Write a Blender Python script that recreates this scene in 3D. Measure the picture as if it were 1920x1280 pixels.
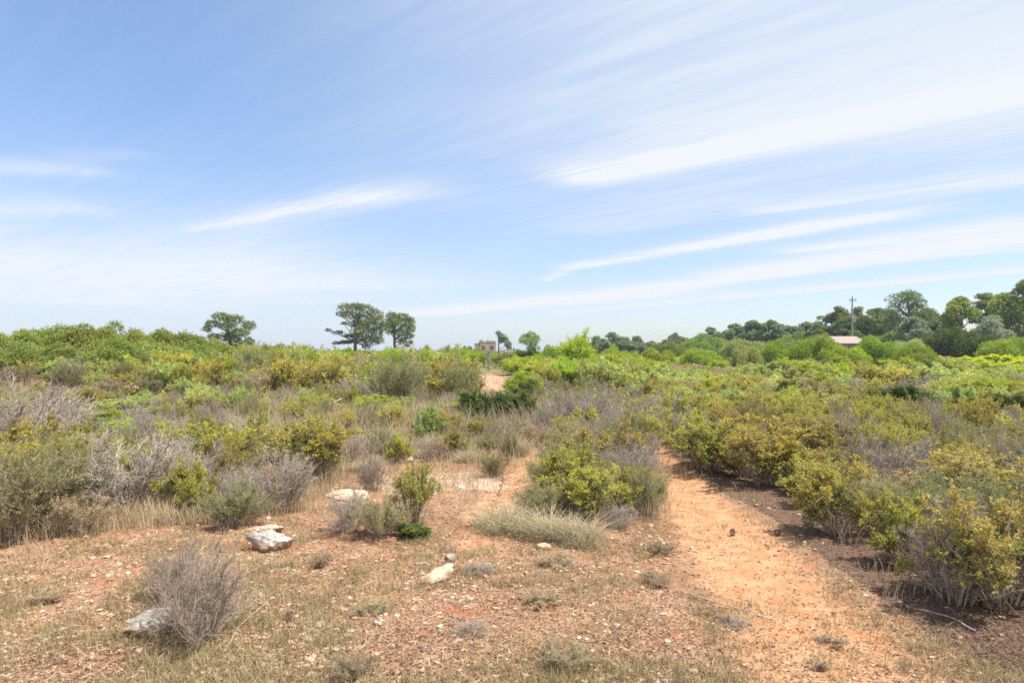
import bpy, math, random
import numpy as np
from mathutils import Vector

# ------------------------------------------------------------------ scene, camera, light
S = bpy.context.scene
C = S.collection
for _o in list(bpy.data.objects):
    bpy.data.objects.remove(_o)
R = math.radians
EYE = 2.2            # camera height
F = 1280.0           # focal length in pixels of the 1920 wide photograph
HORIZON = 655.0
SUN_AZ, SUN_EL = R(98), R(62)

cam = bpy.data.cameras.new('camera')
cam.lens = 24.0
cam.sensor_width = 36.0
cam.shift_y = 15.0 / 1920.0
cam.clip_start = 0.05
cam.clip_end = 9000
camo = bpy.data.objects.new('camera', cam)
camo.location = (0, 0, EYE)
camo.rotation_euler = (R(90), 0, 0)
C.objects.link(camo)
S.camera = camo

sun = bpy.data.lights.new('sun', 'SUN')
sun.energy = 5.0
sun.angle = R(0.6)
sun.color = (1.0, 0.95, 0.87)
suno = bpy.data.objects.new('sun', sun)
_sd = Vector((math.sin(SUN_AZ) * math.cos(SUN_EL), math.cos(SUN_AZ) * math.cos(SUN_EL), math.sin(SUN_EL)))
suno.rotation_euler = _sd.to_track_quat('Z', 'Y').to_euler()
suno.location = (20, 10, 30)
C.objects.link(suno)

S.view_settings.view_transform = 'Standard'
S.view_settings.look = 'None'
S.view_settings.gamma = 1.0
S.view_settings.use_curve_mapping = False
S.view_settings.exposure = 0.66
SKY_STRENGTH = 0.13

S.render.engine = 'CYCLES'
S.cycles.max_bounces = 6
S.cycles.diffuse_bounces = 3
S.cycles.glossy_bounces = 1
S.cycles.transmission_bounces = 4
S.cycles.transparent_max_bounces = 4
S.cycles.use_denoising = False
S.cycles.denoiser = 'OPENIMAGEDENOISE'
S.cycles.denoising_input_passes = 'RGB_ALBEDO_NORMAL'
S.cycles.denoising_prefilter = 'ACCURATE'
S.cycles.filter_width = 1.7


# ------------------------------------------------------------------ node helpers
class V:
    """A float socket with arithmetic."""
    def __init__(s, nt, sock):
        s.nt, s.k = nt, sock

    def _m(s, op, *a):
        n = s.nt.nodes.new('ShaderNodeMath')
        n.operation = op
        for i, x in enumerate((s,) + a):
            if isinstance(x, V):
                s.nt.links.new(x.k, n.inputs[i])
            else:
                n.inputs[i].default_value = float(x)
        return V(s.nt, n.outputs[0])

    def __add__(s, o): return s._m('ADD', o)
    def __radd__(s, o): return s._m('ADD', o)
    def __sub__(s, o): return s._m('SUBTRACT', o)
    def __rsub__(s, o): return s._m('MULTIPLY', -1.0)._m('ADD', o)
    def __mul__(s, o): return s._m('MULTIPLY', o)
    def __rmul__(s, o): return s._m('MULTIPLY', o)
    def __truediv__(s, o): return s._m('DIVIDE', o)
    def mx(s, o): return s._m('MAXIMUM', o)
    def mn(s, o): return s._m('MINIMUM', o)
    def pw(s, o): return s._m('POWER', o)
    def exp(s): return s._m('EXPONENT')
    def clamp(s): return s.mx(0.0).mn(1.0)

    def smooth(s, a, b):
        n = s.nt.nodes.new('ShaderNodeMapRange')
        n.interpolation_type = 'SMOOTHSTEP'
        s.nt.links.new(s.k, n.inputs[0])
        n.inputs[1].default_value = a
        n.inputs[2].default_value = b
        return V(s.nt, n.outputs[0])


def noise(nt, vec, scale, detail=4, rough=0.55, dist=0.0):
    n = nt.nodes.new('ShaderNodeTexNoise')
    n.inputs['Scale'].default_value = scale
    n.inputs['Detail'].default_value = detail
    n.inputs['Roughness'].default_value = rough
    n.inputs['Distortion'].default_value = dist
    if vec is not None:
        nt.links.new(vec, n.inputs['Vector'])
    return V(nt, n.outputs[0])


def mixc(nt, f, a, b):
    n = nt.nodes.new('ShaderNodeMix')
    n.data_type = 'RGBA'
    for sock, x in ((n.inputs[0], f), (n.inputs[6], a), (n.inputs[7], b)):
        if isinstance(x, V):
            nt.links.new(x.k, sock)
        elif isinstance(x, bpy.types.NodeSocket):
            nt.links.new(x, sock)
        elif isinstance(x, (int, float)):
            sock.default_value = x
        else:
            sock.default_value = tuple(x) + (1.0,)
    return n.outputs[2]


def combine(nt, x, y, z=0.0):
    n = nt.nodes.new('ShaderNodeCombineXYZ')
    for i, v in enumerate((x, y, z)):
        if isinstance(v, V):
            nt.links.new(v.k, n.inputs[i])
        else:
            n.inputs[i].default_value = v
    return n.outputs[0]


# ------------------------------------------------------------------ sky with cirrus streaks
def make_world():
    w = bpy.data.worlds.new('World')
    S.world = w
    w.use_nodes = True
    nt = w.node_tree
    bg = nt.nodes['Background']
    sky = nt.nodes.new('ShaderNodeTexSky')
    sky.sky_type = 'NISHITA'
    sky.sun_disc = False
    sky.sun_elevation = SUN_EL
    sky.sun_rotation = SUN_AZ
    sky.altitude = 0
    sky.air_density = 1.0
    sky.dust_density = 0.6
    sky.ozone_density = 1.6
    tc = nt.nodes.new('ShaderNodeTexCoord')
    sp = nt.nodes.new('ShaderNodeSeparateXYZ')
    nt.links.new(tc.outputs['Generated'], sp.inputs[0])
    X, Y, Z = (V(nt, sp.outputs[i]) for i in range(3))
    zz = Z.mx(0.0) + 0.012
    # a cloud layer: directions meet a flat layer one unit overhead
    PX, PY = X / zz, Y / zz

    def plane(px, py):
        s, t = (px - 960) / F, (HORIZON - py) / F
        l = math.sqrt(1 + s * s + t * t)
        return s / l / (t / l + 0.012), 1 / l / (t / l + 0.012)

    # streak frame: u along the wind, v across it
    wa = R(-47)
    du, dv = (math.sin(wa), math.cos(wa)), (math.cos(wa), -math.sin(wa))
    U = PX * du[0] + PY * du[1]
    W = PX * dv[0] + PY * dv[1]
    big = noise(nt, combine(nt, U * 0.16, W * 0.5, 3.1), 1.0, 3, 0.5)
    fib = noise(nt, combine(nt, U * 0.35, W * 2.6, 0.0), 1.0, 6, 0.62, 0.6)
    fine = noise(nt, combine(nt, U * 0.9, W * 7.5, 7.0), 1.0, 7, 0.66, 0.5)
    hair = noise(nt, combine(nt, U * 1.5, W * 17.0, 5.0), 1.0, 6, 0.66, 0.4)
    puff = noise(nt, combine(nt, U * 0.8, W * 1.3, 11.0), 1.0, 6, 0.6, 0.8)
    tex = ((fib - 0.5) * 0.80 + (fine - 0.5) * 0.85 + (hair - 0.5) * 0.55 + (puff - 0.5) * 0.5 + 0.60)

    warp = (noise(nt, combine(nt, PX * 0.35, PY * 0.35, 1.0), 1.0, 3, 0.5) - 0.5)
    bands = [  # photo pixels of both ends, half widths in pixels, density, wiggle
        ((1020, 348), (2050, 150), 14, 28, 1.25, 0.16),
        ((1150, 262), (2050, 60), 30, 50, 0.30, 0.35),
        ((340, 438), (870, 338), 4, 16, 0.95, 0.14),
        ((520, 425), (1000, 352), 12, 24, 0.28, 0.5),
        ((1050, 507), (1890, 368), 4, 11, 1.25, 0.10),
        ((1380, 405), (2050, 318), 9, 11, 0.75, 0.18),
        ((1440, 478), (2050, 406), 5, 8, 1.0, 0.12),
        ((1015, 530), (1110, 486), 5, 7, 0.85, 0.08),
        ((740, 594), (1420, 532), 5, 10, 1.3, 0.12),
        ((1150, 556), (2050, 424), 6, 17, 1.35, 0.14),
        ((1000, 592), (2050, 496), 4, 6, 0.9, 0.15),
        ((1300, 520), (2050, 452), 4, 7, 0.6, 0.12),
        ((-150, 490), (620, 520), 34, 24, 0.70, 0.6),
        ((-150, 560), (1000, 520), 36, 18, 0.75, 0.6),
        ((-150, 395), (240, 392), 12, 9, 0.50, 0.4),
        ((-150, 310), (260, 326), 13, 8, 0.45, 0.4),
        ((120, 300), (300, 286), 10, 7, 0.20, 0.4),
        ((1050, 440), (1500, 350), 16, 26, 0.30, 0.5),
    ]
    tot = None
    for (a, b, wa_, wb_, dens, wig) in bands:
        A, B = plane(*a), plane(*b)
        dx, dy = B[0] - A[0], B[1] - A[1]
        L = math.hypot(dx, dy)
        ex, ey = dx / L, dy / L
        # half widths across the band, measured in the layer
        def half(p, wpx):
            q1, q2 = plane(p[0], p[1] - wpx), plane(p[0], min(p[1] + wpx, 645))
            return max(abs(-(q1[0] - q2[0]) * ey + (q1[1] - q2[1]) * ex) / 2, 0.02)
        ha, hb = half(a, wa_), half(b, wb_)
        t = ((PX - A[0]) * ex + (PY - A[1]) * ey) / L
        d = (PY - A[1]) * ex - (PX - A[0]) * ey
        tcl = t.clamp()
        hw = (tcl * (hb - ha) + ha) * 1.3
        # soft on the upper side, crisp below
        um = plane((a[0] + b[0]) / 2, (a[1] + b[1]) / 2 - 5)
        sg = 1.0 if (um[1] - A[1]) * ex - (um[0] - A[0]) * ey > 0 else -1.0
        d = (d / hw + warp * (wig * 4.0)) * sg + (fib - 0.5) * 0.9
        d = d.mx(0.0) / 1.6 + (d * -1.0).mx(0.0)
        end = (0.72, 1.03) if b[0] < 1950 else (0.97, 1.04)
        g = (d * d * -1.0).exp() * t.smooth(-0.03, 0.15) * (1.0 - t.smooth(*end))
        g = g * (tex * 1.75 - 0.15).clamp() * (dens * 1.1)
        tot = g if tot is None else tot + g * (1.0 - tot.clamp())
    # unseen bright sheet added overhead and behind the camera as fill light
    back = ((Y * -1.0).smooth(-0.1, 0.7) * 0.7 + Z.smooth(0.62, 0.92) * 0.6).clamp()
    # thin veil, thicker towards the sun and low down
    side = (X * 0.75 + Y * 0.45 + Z * 0.55)
    veil = side.smooth(0.22, 0.95) * (Z - X * 0.05).smooth(0.06, 0.30) * (0.84 + (big - 0.5) * 0.8 + (tex - 0.6) * 0.36)
    veil = veil.mx(0.0) + (tex * 1.2 - 0.58).clamp() * (X.smooth(-0.5, 0.45) * 0.40 + 0.10)
    low = (1.0 - Z.smooth(0.0, 0.22))
    veil = veil + low * ((1.0 - X.smooth(-0.35, 0.25)) * (0.20 + puff * 0.75) + 0.04 + puff * 0.05)
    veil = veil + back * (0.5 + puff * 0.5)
    tot = tot.clamp()
    veil = veil + 0.09
    alpha = (tot + veil * (1.0 - tot)).clamp()
    hue = mixc(nt, low, (3.60, 4.05, 4.68), (3.45, 3.95, 4.7))
    white = mixc(nt, tot, hue, (4.35, 4.52, 4.8))
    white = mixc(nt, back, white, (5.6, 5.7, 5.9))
    skyc = mixc(nt, 1.0, sky.outputs[0], sky.outputs[0])
    tint = nt.nodes.new('ShaderNodeMix')
    tint.data_type = 'RGBA'
    tint.blend_type = 'MULTIPLY'
    tint.inputs[0].default_value = 1.0
    nt.links.new(skyc, tint.inputs[6])
    nt.links.new(mixc(nt, Z.smooth(0.02, 0.42), (0.77, 0.79, 0.90), (0.79, 0.89, 1.01)), tint.inputs[7])
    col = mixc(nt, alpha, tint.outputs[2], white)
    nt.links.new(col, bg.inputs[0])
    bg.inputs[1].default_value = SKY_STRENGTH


make_world()


# ------------------------------------------------------------------ terrain
_rs = np.random.RandomState(5)
_lat = _rs.rand(256, 256)


def vnoise(x, y, s):
    x, y = np.asarray(x, float) * s + 91.3, np.asarray(y, float) * s + 57.7
    xi, yi = np.floor(x).astype(int), np.floor(y).astype(int)
    fx, fy = x - xi, y - yi
    fx, fy = fx * fx * (3 - 2 * fx), fy * fy * (3 - 2 * fy)
    g = lambda a, b: _lat[a & 255, b & 255]
    return (g(xi, yi) * (1 - fx) + g(xi + 1, yi) * fx) * (1 - fy) + (g(xi, yi + 1) * (1 - fx) + g(xi + 1, yi + 1) * fx) * fy - 0.5


def sstep(x, a, b):
    t = np.clip((x - a) / (b - a), 0, 1)
    return t * t * (3 - 2 * t)


def flat(px, py):
    d = EYE * F / (py - HORIZON)
    return ((px - 960) / F * d, d)


def polyline_mask(x, y, pts, soft):
    """1 inside a ribbon given as (px, py, half width in px) on the ground, falling to 0 over `soft` of its width."""
    best = np.full(np.shape(x), 9.0)
    Q = []
    for px, py, hw in pts:
        X, Y = flat(px, py)
        Q.append((X, Y, hw / F * Y))
    for (x0, y0, w0), (x1, y1, w1) in zip(Q[:-1], Q[1:]):
        dx, dy = x1 - x0, y1 - y0
        t = np.clip(((x - x0) * dx + (y - y0) * dy) / (dx * dx + dy * dy), 0, 1)
        d = np.hypot(x - x0 - t * dx, y - y0 - t * dy) / (w0 + t * (w1 - w0))
        best = np.minimum(best, d)
    return 1 - sstep(best, 1 - soft, 1 + soft)


PATH_MAIN = [(1700, 1420, 330), (1620, 1290, 235), (1520, 1180, 165), (1442, 1090, 122), (1370, 1010, 92), (1320, 950, 62),
             (1285, 905, 40), (1250, 870, 28), (1232, 845, 18), (1222, 832, 9)]
PATH_TRAIL = [(900, 1010, 60), (930, 950, 60), (968, 900, 32), (1000, 862, 26), (1018, 842, 14)]
CLEARING = [(985, 745, 26), (930, 725, 48), (915, 708, 42), (900, 698, 20)]
GRAVEL = [(770, 905, 90), (860, 893, 75), (905, 905, 50)]


def path_main(x, y): return polyline_mask(x, y, PATH_MAIN, 0.6)
def path_trail(x, y): return np.maximum(polyline_mask(x, y, PATH_TRAIL, 0.5), polyline_mask(x, y, CLEARING, 0.5))


def terrain(x, y):
    x, y = np.asarray(x, float), np.asarray(y, float)
    z = 0.10 * vnoise(x, y, 0.35) + 0.05 * vnoise(x, y, 1.1) + 0.022 * vnoise(x, y, 3.1)
    z = z * (1 - 0.5 * np.maximum(path_main(x, y), path_trail(x, y))) - 0.045 * path_main(x, y) - 0.03 * path_trail(x, y)
    z = z + 0.018 * vnoise(x, y, 8.0) + 0.008 * vnoise(x, y, 17.0)
    z = z + 1.3 * np.exp(-((x + 20) / 11.0) ** 2 - ((y - 34) / 9.0) ** 2)
    z = z + 1.6 * sstep(x - 0.25 * y, 8, 55) * sstep(y, 35, 90)
    return z


def ground_at(px, py):
    """World point of the ground seen at a photo pixel."""
    z = 0.0
    for _ in range(12):
        d = (EYE - z) * F / (py - HORIZON)
        x = (px - 960) / F * d
        z = float(terrain(x, d))
    return x, d, z


def in_poly(px, py, poly):
    px, py = np.asarray(px, float), np.asarray(py, float)
    r = np.zeros(px.shape, bool)
    n = len(poly)
    for i in range(n):
        x0, y0 = poly[i]
        x1, y1 = poly[(i + 1) % n]
        if y0 == y1:
            continue
        c = ((y0 > py) != (y1 > py)) & (px < (x1 - x0) * (py - y0) / (y1 - y0) + x0)
        r ^= c
    return r


def to_px(x, y, z=0.0):
    return 960 + F * np.asarray(x) / np.asarray(y), HORIZON + F * (EYE - z) / np.asarray(y)


# open stony ground in front of the scrub (photo pixels)
FRONT = [(-400, 1025), (60, 1015), (200, 1000), (420, 990), (560, 965), (640, 905), (720, 865), (830, 850), (930, 850), (1040, 930), (1130, 985),
         (1235, 985), (1250, 860), (1290, 880), (1400, 935), (1480, 985), (1560, 1062), (1680, 1138), (1760, 1198), (1920, 1268), (2300, 1420), (2300, 1500), (-400, 1500)]
LITTER_RIGHT = [(1255, 850), (1330, 860), (1520, 900), (1640, 950), (2400, 1050), (2400, 1500), (2300, 1420), (1920, 1268), (1760, 1198), (1680, 1138),
                (1560, 1062), (1450, 978), (1370, 935), (1310, 892)]


# ------------------------------------------------------------------ mesh helpers
def make_mesh(name, verts, faces, mats, mat_index=None, attrs=None, smooth=False):
    """faces: list of (n, k) index arrays, k = 3 or 4. attrs: face-domain float arrays in face order."""
    me = bpy.data.meshes.new(name)
    verts = np.ascontiguousarray(verts, np.float32)
    faces = [np.asarray(f, np.int32) for f in faces if len(f)]
    loops = np.concatenate([f.ravel() for f in faces])
    tot = np.concatenate([np.full(len(f), f.shape[1], np.int32) for f in faces])
    start = np.concatenate([[0], np.cumsum(tot)[:-1]]).astype(np.int32)
    me.vertices.add(len(verts))
    me.vertices.foreach_set('co', verts.ravel())
    me.loops.add(len(loops))
    me.loops.foreach_set('vertex_index', loops)
    me.polygons.add(len(tot))
    me.polygons.foreach_set('loop_start', start)
    me.polygons.foreach_set('loop_total', tot)
    for m in mats:
        me.materials.append(m)
    if mat_index is not None:
        me.polygons.foreach_set('material_index', np.asarray(mat_index, np.int32))
    me.polygons.foreach_set('use_smooth', np.full(len(tot), smooth))
    for k, a in (attrs or {}).items():
        at = me.attributes.new(k, 'FLOAT', 'FACE' if len(a) == len(tot) else 'POINT')
        at.data.foreach_set('value', np.asarray(a, np.float32))
    me.update(calc_edges=True)
    return me


def link(name, me, parent=None, loc=None, rot=None, scale=None):
    o = bpy.data.objects.new(name, me)
    C.objects.link(o)
    if parent is not None:
        o.parent = parent
    if loc is not None:
        o.location = loc
    if rot is not None:
        o.rotation_euler = rot
    if scale is not None:
        o.scale = scale
    return o


def tag(o, label=None, cat=None, group=None, kind=None):
    if label: o['label'] = label
    if cat: o['category'] = cat
    if group: o['group'] = group
    if kind: o['kind'] = kind
    return o


def unit(v):
    return v / np.maximum(np.linalg.norm(v, axis=-1, keepdims=True), 1e-9)


def perp(a, rng):
    return unit(np.cross(a, rng.normal(size=a.shape)))


def tubes(P, rad, sides):
    """P (N,K,3) centre lines, rad (N,K): verts and quads."""
    N, K, _ = P.shape
    T = np.empty_like(P)
    T[:, 1:-1] = P[:, 2:] - P[:, :-2]
    T[:, 0] = P[:, 1] - P[:, 0]
    T[:, -1] = P[:, -1] - P[:, -2]
    T = unit(T)
    ref = np.where(np.abs(T[..., 2:3]) > 0.9, np.array([1.0, 0, 0]), np.array([0, 0, 1.0]))
    A = unit(np.cross(T, ref))
    B = np.cross(T, A)
    ang = np.arange(sides) * 2 * math.pi / sides
    v = P[:, :, None, :] + rad[:, :, None, None] * (A[:, :, None, :] * np.cos(ang)[:, None] + B[:, :, None, :] * np.sin(ang)[:, None])
    idx = np.arange(N * K * sides).reshape(N, K, sides)
    nx = np.roll(idx, -1, axis=2)
    q = np.stack([idx[:, :-1], nx[:, :-1], nx[:, 1:], idx[:, 1:]], -1).reshape(-1, 4)
    return v.reshape(-1, 3), q


def leaves(c, axis, nrm, L, Wd):
    """Folded diamond leaves. c base points, axis long direction, nrm rough normal."""
    side = unit(np.cross(axis, nrm))
    up = np.cross(side, axis)
    L, Wd = np.asarray(L)[:, None], np.asarray(Wd)[:, None]
    p0 = c
    p2 = c + axis * L
    m = c + axis * L * 0.5
    p1 = m + side * Wd * 0.5 + up * Wd * 0.18
    p3 = m - side * Wd * 0.5 + up * Wd * 0.18
    v = np.stack([p0, p1, p2, p3], 1).reshape(-1, 3)
    q = np.arange(len(v)).reshape(-1, 4)
    return v, q


def bezier(a, b, c, K):
    t = np.linspace(0, 1, K)[None, :, None]
    return (1 - t) ** 2 * a[:, None] + 2 * t * (1 - t) * b[:, None] + t ** 2 * c[:, None]


def sample(P, t):
    """Points and tangents on polylines P (N,K,3) at t (N,)."""
    K = P.shape[1]
    f = np.clip(t, 0, 0.999) * (K - 1)
    i = f.astype(int)
    r = (f - i)[:, None]
    n = np.arange(len(P))
    a, b = P[n, i], P[n, i + 1]
    return a + (b - a) * r, unit(b - a)


# ------------------------------------------------------------------ materials
def new_mat(name):
    m = bpy.data.materials.new(name)
    m.use_nodes = True
    return m, m.node_tree, m.node_tree.nodes['Principled BSDF']


def attr(nt, name):
    n = nt.nodes.new('ShaderNodeAttribute')
    n.attribute_name = name
    return V(nt, n.outputs['Fac'])


def ramp(nt, f, cols):
    n = nt.nodes.new('ShaderNodeValToRGB')
    els = n.color_ramp.elements
    while len(els) < len(cols):
        els.new(0.5)
    for i, c in enumerate(cols):
        els[i].position = i / (len(cols) - 1)
        els[i].color = tuple(c) + (1,)
    nt.links.new(f.k, n.inputs[0])
    return n.outputs[0]


def foliage_mat(name, cols, tip=None, transl=0.35, vary=0.18, rough=0.5, hue=0.02):
    m, nt, b = new_mat(name)
    col = ramp(nt, attr(nt, 'tint'), cols)
    if tip is not None:
        col = mixc(nt, attr(nt, 'tip'), col, tip)
    oi = nt.nodes.new('ShaderNodeObjectInfo')
    rnd = V(nt, oi.outputs['Random'])
    hs = nt.nodes.new('ShaderNodeHueSaturation')
    nt.links.new(col, hs.inputs['Color'])
    nt.links.new((rnd * (2 * vary) + (1 - vary)).k, hs.inputs['Value'])
    nt.links.new(((rnd * 7.13)._m('FRACT') * (2 * hue) + (0.507 - hue)).k, hs.inputs['Hue'])
    nt.links.new(hs.outputs[0], b.inputs['Base Color'])
    b.inputs['Roughness'].default_value = rough
    b.inputs['Specular IOR Level'].default_value = 0.12
    hs.inputs['Saturation'].default_value = 1.06
    tr = nt.nodes.new('ShaderNodeBsdfTranslucent')
    nt.links.new(hs.outputs[0], tr.inputs[0])
    mx = nt.nodes.new('ShaderNodeMixShader')
    mx.inputs[0].default_value = transl
    nt.links.new(b.outputs[0], mx.inputs[1])
    nt.links.new(tr.outputs[0], mx.inputs[2])
    out = nt.nodes['Material Output']
    nt.links.new(mx.outputs[0], out.inputs[0])
    return m


def bark_mat(name, c1, c2, scale=18):
    m, nt, b = new_mat(name)
    tc = nt.nodes.new('ShaderNodeTexCoord')
    n = noise(nt, tc.outputs['Object'], scale, 4, 0.6)
    nt.links.new(mixc(nt, n.smooth(0.3, 0.7), c1, c2), b.inputs['Base Color'])
    b.inputs['Roughness'].default_value = 0.9
    return m


def scatter_mat(name, cols, rough=0.9, transl=0.0):
    m, nt, b = new_mat(name)
    col = ramp(nt, attr(nt, 'tint'), cols)
    nt.links.new(col, b.inputs['Base Color'])
    b.inputs['Roughness'].default_value = rough
    if transl:
        tr = nt.nodes.new('ShaderNodeBsdfTranslucent')
        nt.links.new(col, tr.inputs[0])
        mx = nt.nodes.new('ShaderNodeMixShader')
        mx.inputs[0].default_value = transl
        nt.links.new(b.outputs[0], mx.inputs[1])
        nt.links.new(tr.outputs[0], mx.inputs[2])
        nt.links.new(mx.outputs[0], nt.nodes['Material Output'].inputs[0])
    return m


def soil_mat():
    m, nt, b = new_mat('soil')
    tc = nt.nodes.new('ShaderNodeTexCoord')
    p = tc.outputs['Object']
    path, lit, grn, grav = attr(nt, 'path'), attr(nt, 'litter'), attr(nt, 'green'), attr(nt, 'gravel')
    n1, n2, n3, n4 = noise(nt, p, 0.9, 5, 0.6), noise(nt, p, 5.5, 5, 0.6), noise(nt, p, 38, 4, 0.65), noise(nt, p, 2.3, 4, 0.6, 0.6)
    n5 = noise(nt, p, 130, 3, 0.6)
    soil = mixc(nt, (n1 * 0.5 + n2 * 0.5).smooth(0.36, 0.62), (0.28, 0.14, 0.072), (0.43, 0.255, 0.155))
    soil = mixc(nt, n4.smooth(0.57, 0.70) * 0.7, soil, (0.45, 0.12, 0.042))
    soil = mixc(nt, n3.smooth(0.45, 0.60) * 0.75, soil, (0.15, 0.092, 0.06))
    soil = mixc(nt, n5.smooth(0.60, 0.68) * 0.45, soil, (0.62, 0.50, 0.38))
    pth = mixc(nt, n2.smooth(0.35, 0.65), (0.38, 0.188, 0.09), (0.48, 0.275, 0.15))
    pth = mixc(nt, n4.smooth(0.58, 0.70) * 0.65, pth, (0.48, 0.155, 0.055))
    pth = mixc(nt, n3.smooth(0.52, 0.68) * 0.5, pth, (0.30, 0.16, 0.085))
    pth = mixc(nt, n5.smooth(0.58, 0.68) * 0.5, pth, (0.66, 0.47, 0.31))
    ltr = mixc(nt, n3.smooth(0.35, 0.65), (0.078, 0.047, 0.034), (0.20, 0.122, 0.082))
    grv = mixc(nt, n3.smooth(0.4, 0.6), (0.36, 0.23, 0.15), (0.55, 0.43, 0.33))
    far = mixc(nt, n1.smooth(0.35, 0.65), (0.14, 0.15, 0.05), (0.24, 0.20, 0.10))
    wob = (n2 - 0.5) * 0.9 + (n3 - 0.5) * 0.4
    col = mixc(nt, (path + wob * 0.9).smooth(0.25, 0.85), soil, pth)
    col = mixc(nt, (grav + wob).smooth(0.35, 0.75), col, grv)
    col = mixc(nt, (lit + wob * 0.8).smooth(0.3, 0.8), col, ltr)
    col = mixc(nt, grn, col, far)
    nt.links.new(col, b.inputs['Base Color'])
    b.inputs['Roughness'].default_value = 0.95
    b.inputs['Specular IOR Level'].default_value = 0.15
    bp = nt.nodes.new('ShaderNodeBump')
    bp.inputs['Strength'].default_value = 0.8
    bp.inputs['Distance'].default_value = 0.02
    nt.links.new((n3 * 0.6 + n5 * 0.4 + n2 * 0.6).k, bp.inputs['Height'])
    nt.links.new(bp.outputs[0], b.inputs['Normal'])
    return m


def rock_mat(name, c1, c2, c3):
    m, nt, b = new_mat(name)
    tc = nt.nodes.new('ShaderNodeTexCoord')
    p = tc.outputs['Object']
    n1, n2, n3 = noise(nt, p, 5, 5, 0.65), noise(nt, p, 16, 5, 0.7), noise(nt, p, 60, 3, 0.6)
    col = mixc(nt, n1.smooth(0.35, 0.65), c1, c2)
    col = mixc(nt, n2.smooth(0.50, 0.66) * 0.8, col, c3)
    sp = nt.nodes.new('ShaderNodeSeparateXYZ')
    nt.links.new(tc.outputs['Generated'], sp.inputs[0])
    stain = 1.0 - (V(nt, sp.outputs[2]) + (n1 - 0.5) * 0.8).smooth(0.42, 0.72)
    col = mixc(nt, stain * 0.75, col, (0.30, 0.15, 0.08))
    nt.links.new(col, b.inputs['Base Color'])
    b.inputs['Roughness'].default_value = 0.95
    bp = nt.nodes.new('ShaderNodeBump')
    bp.inputs['Strength'].default_value = 0.7
    bp.inputs['Distance'].default_value = 0.03
    nt.links.new((n2 * 0.7 + n3 * 0.3).k, bp.inputs['Height'])
    nt.links.new(bp.outputs[0], b.inputs['Normal'])
    return m


def plain_mat(name, c1, c2, scale=8, rough=0.85):
    m, nt, b = new_mat(name)
    tc = nt.nodes.new('ShaderNodeTexCoord')
    n = noise(nt, tc.outputs['Object'], scale, 5, 0.6)
    nt.links.new(mixc(nt, n.smooth(0.3, 0.7), c1, c2), b.inputs['Base Color'])
    b.inputs['Roughness'].default_value = rough
    return m


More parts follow.
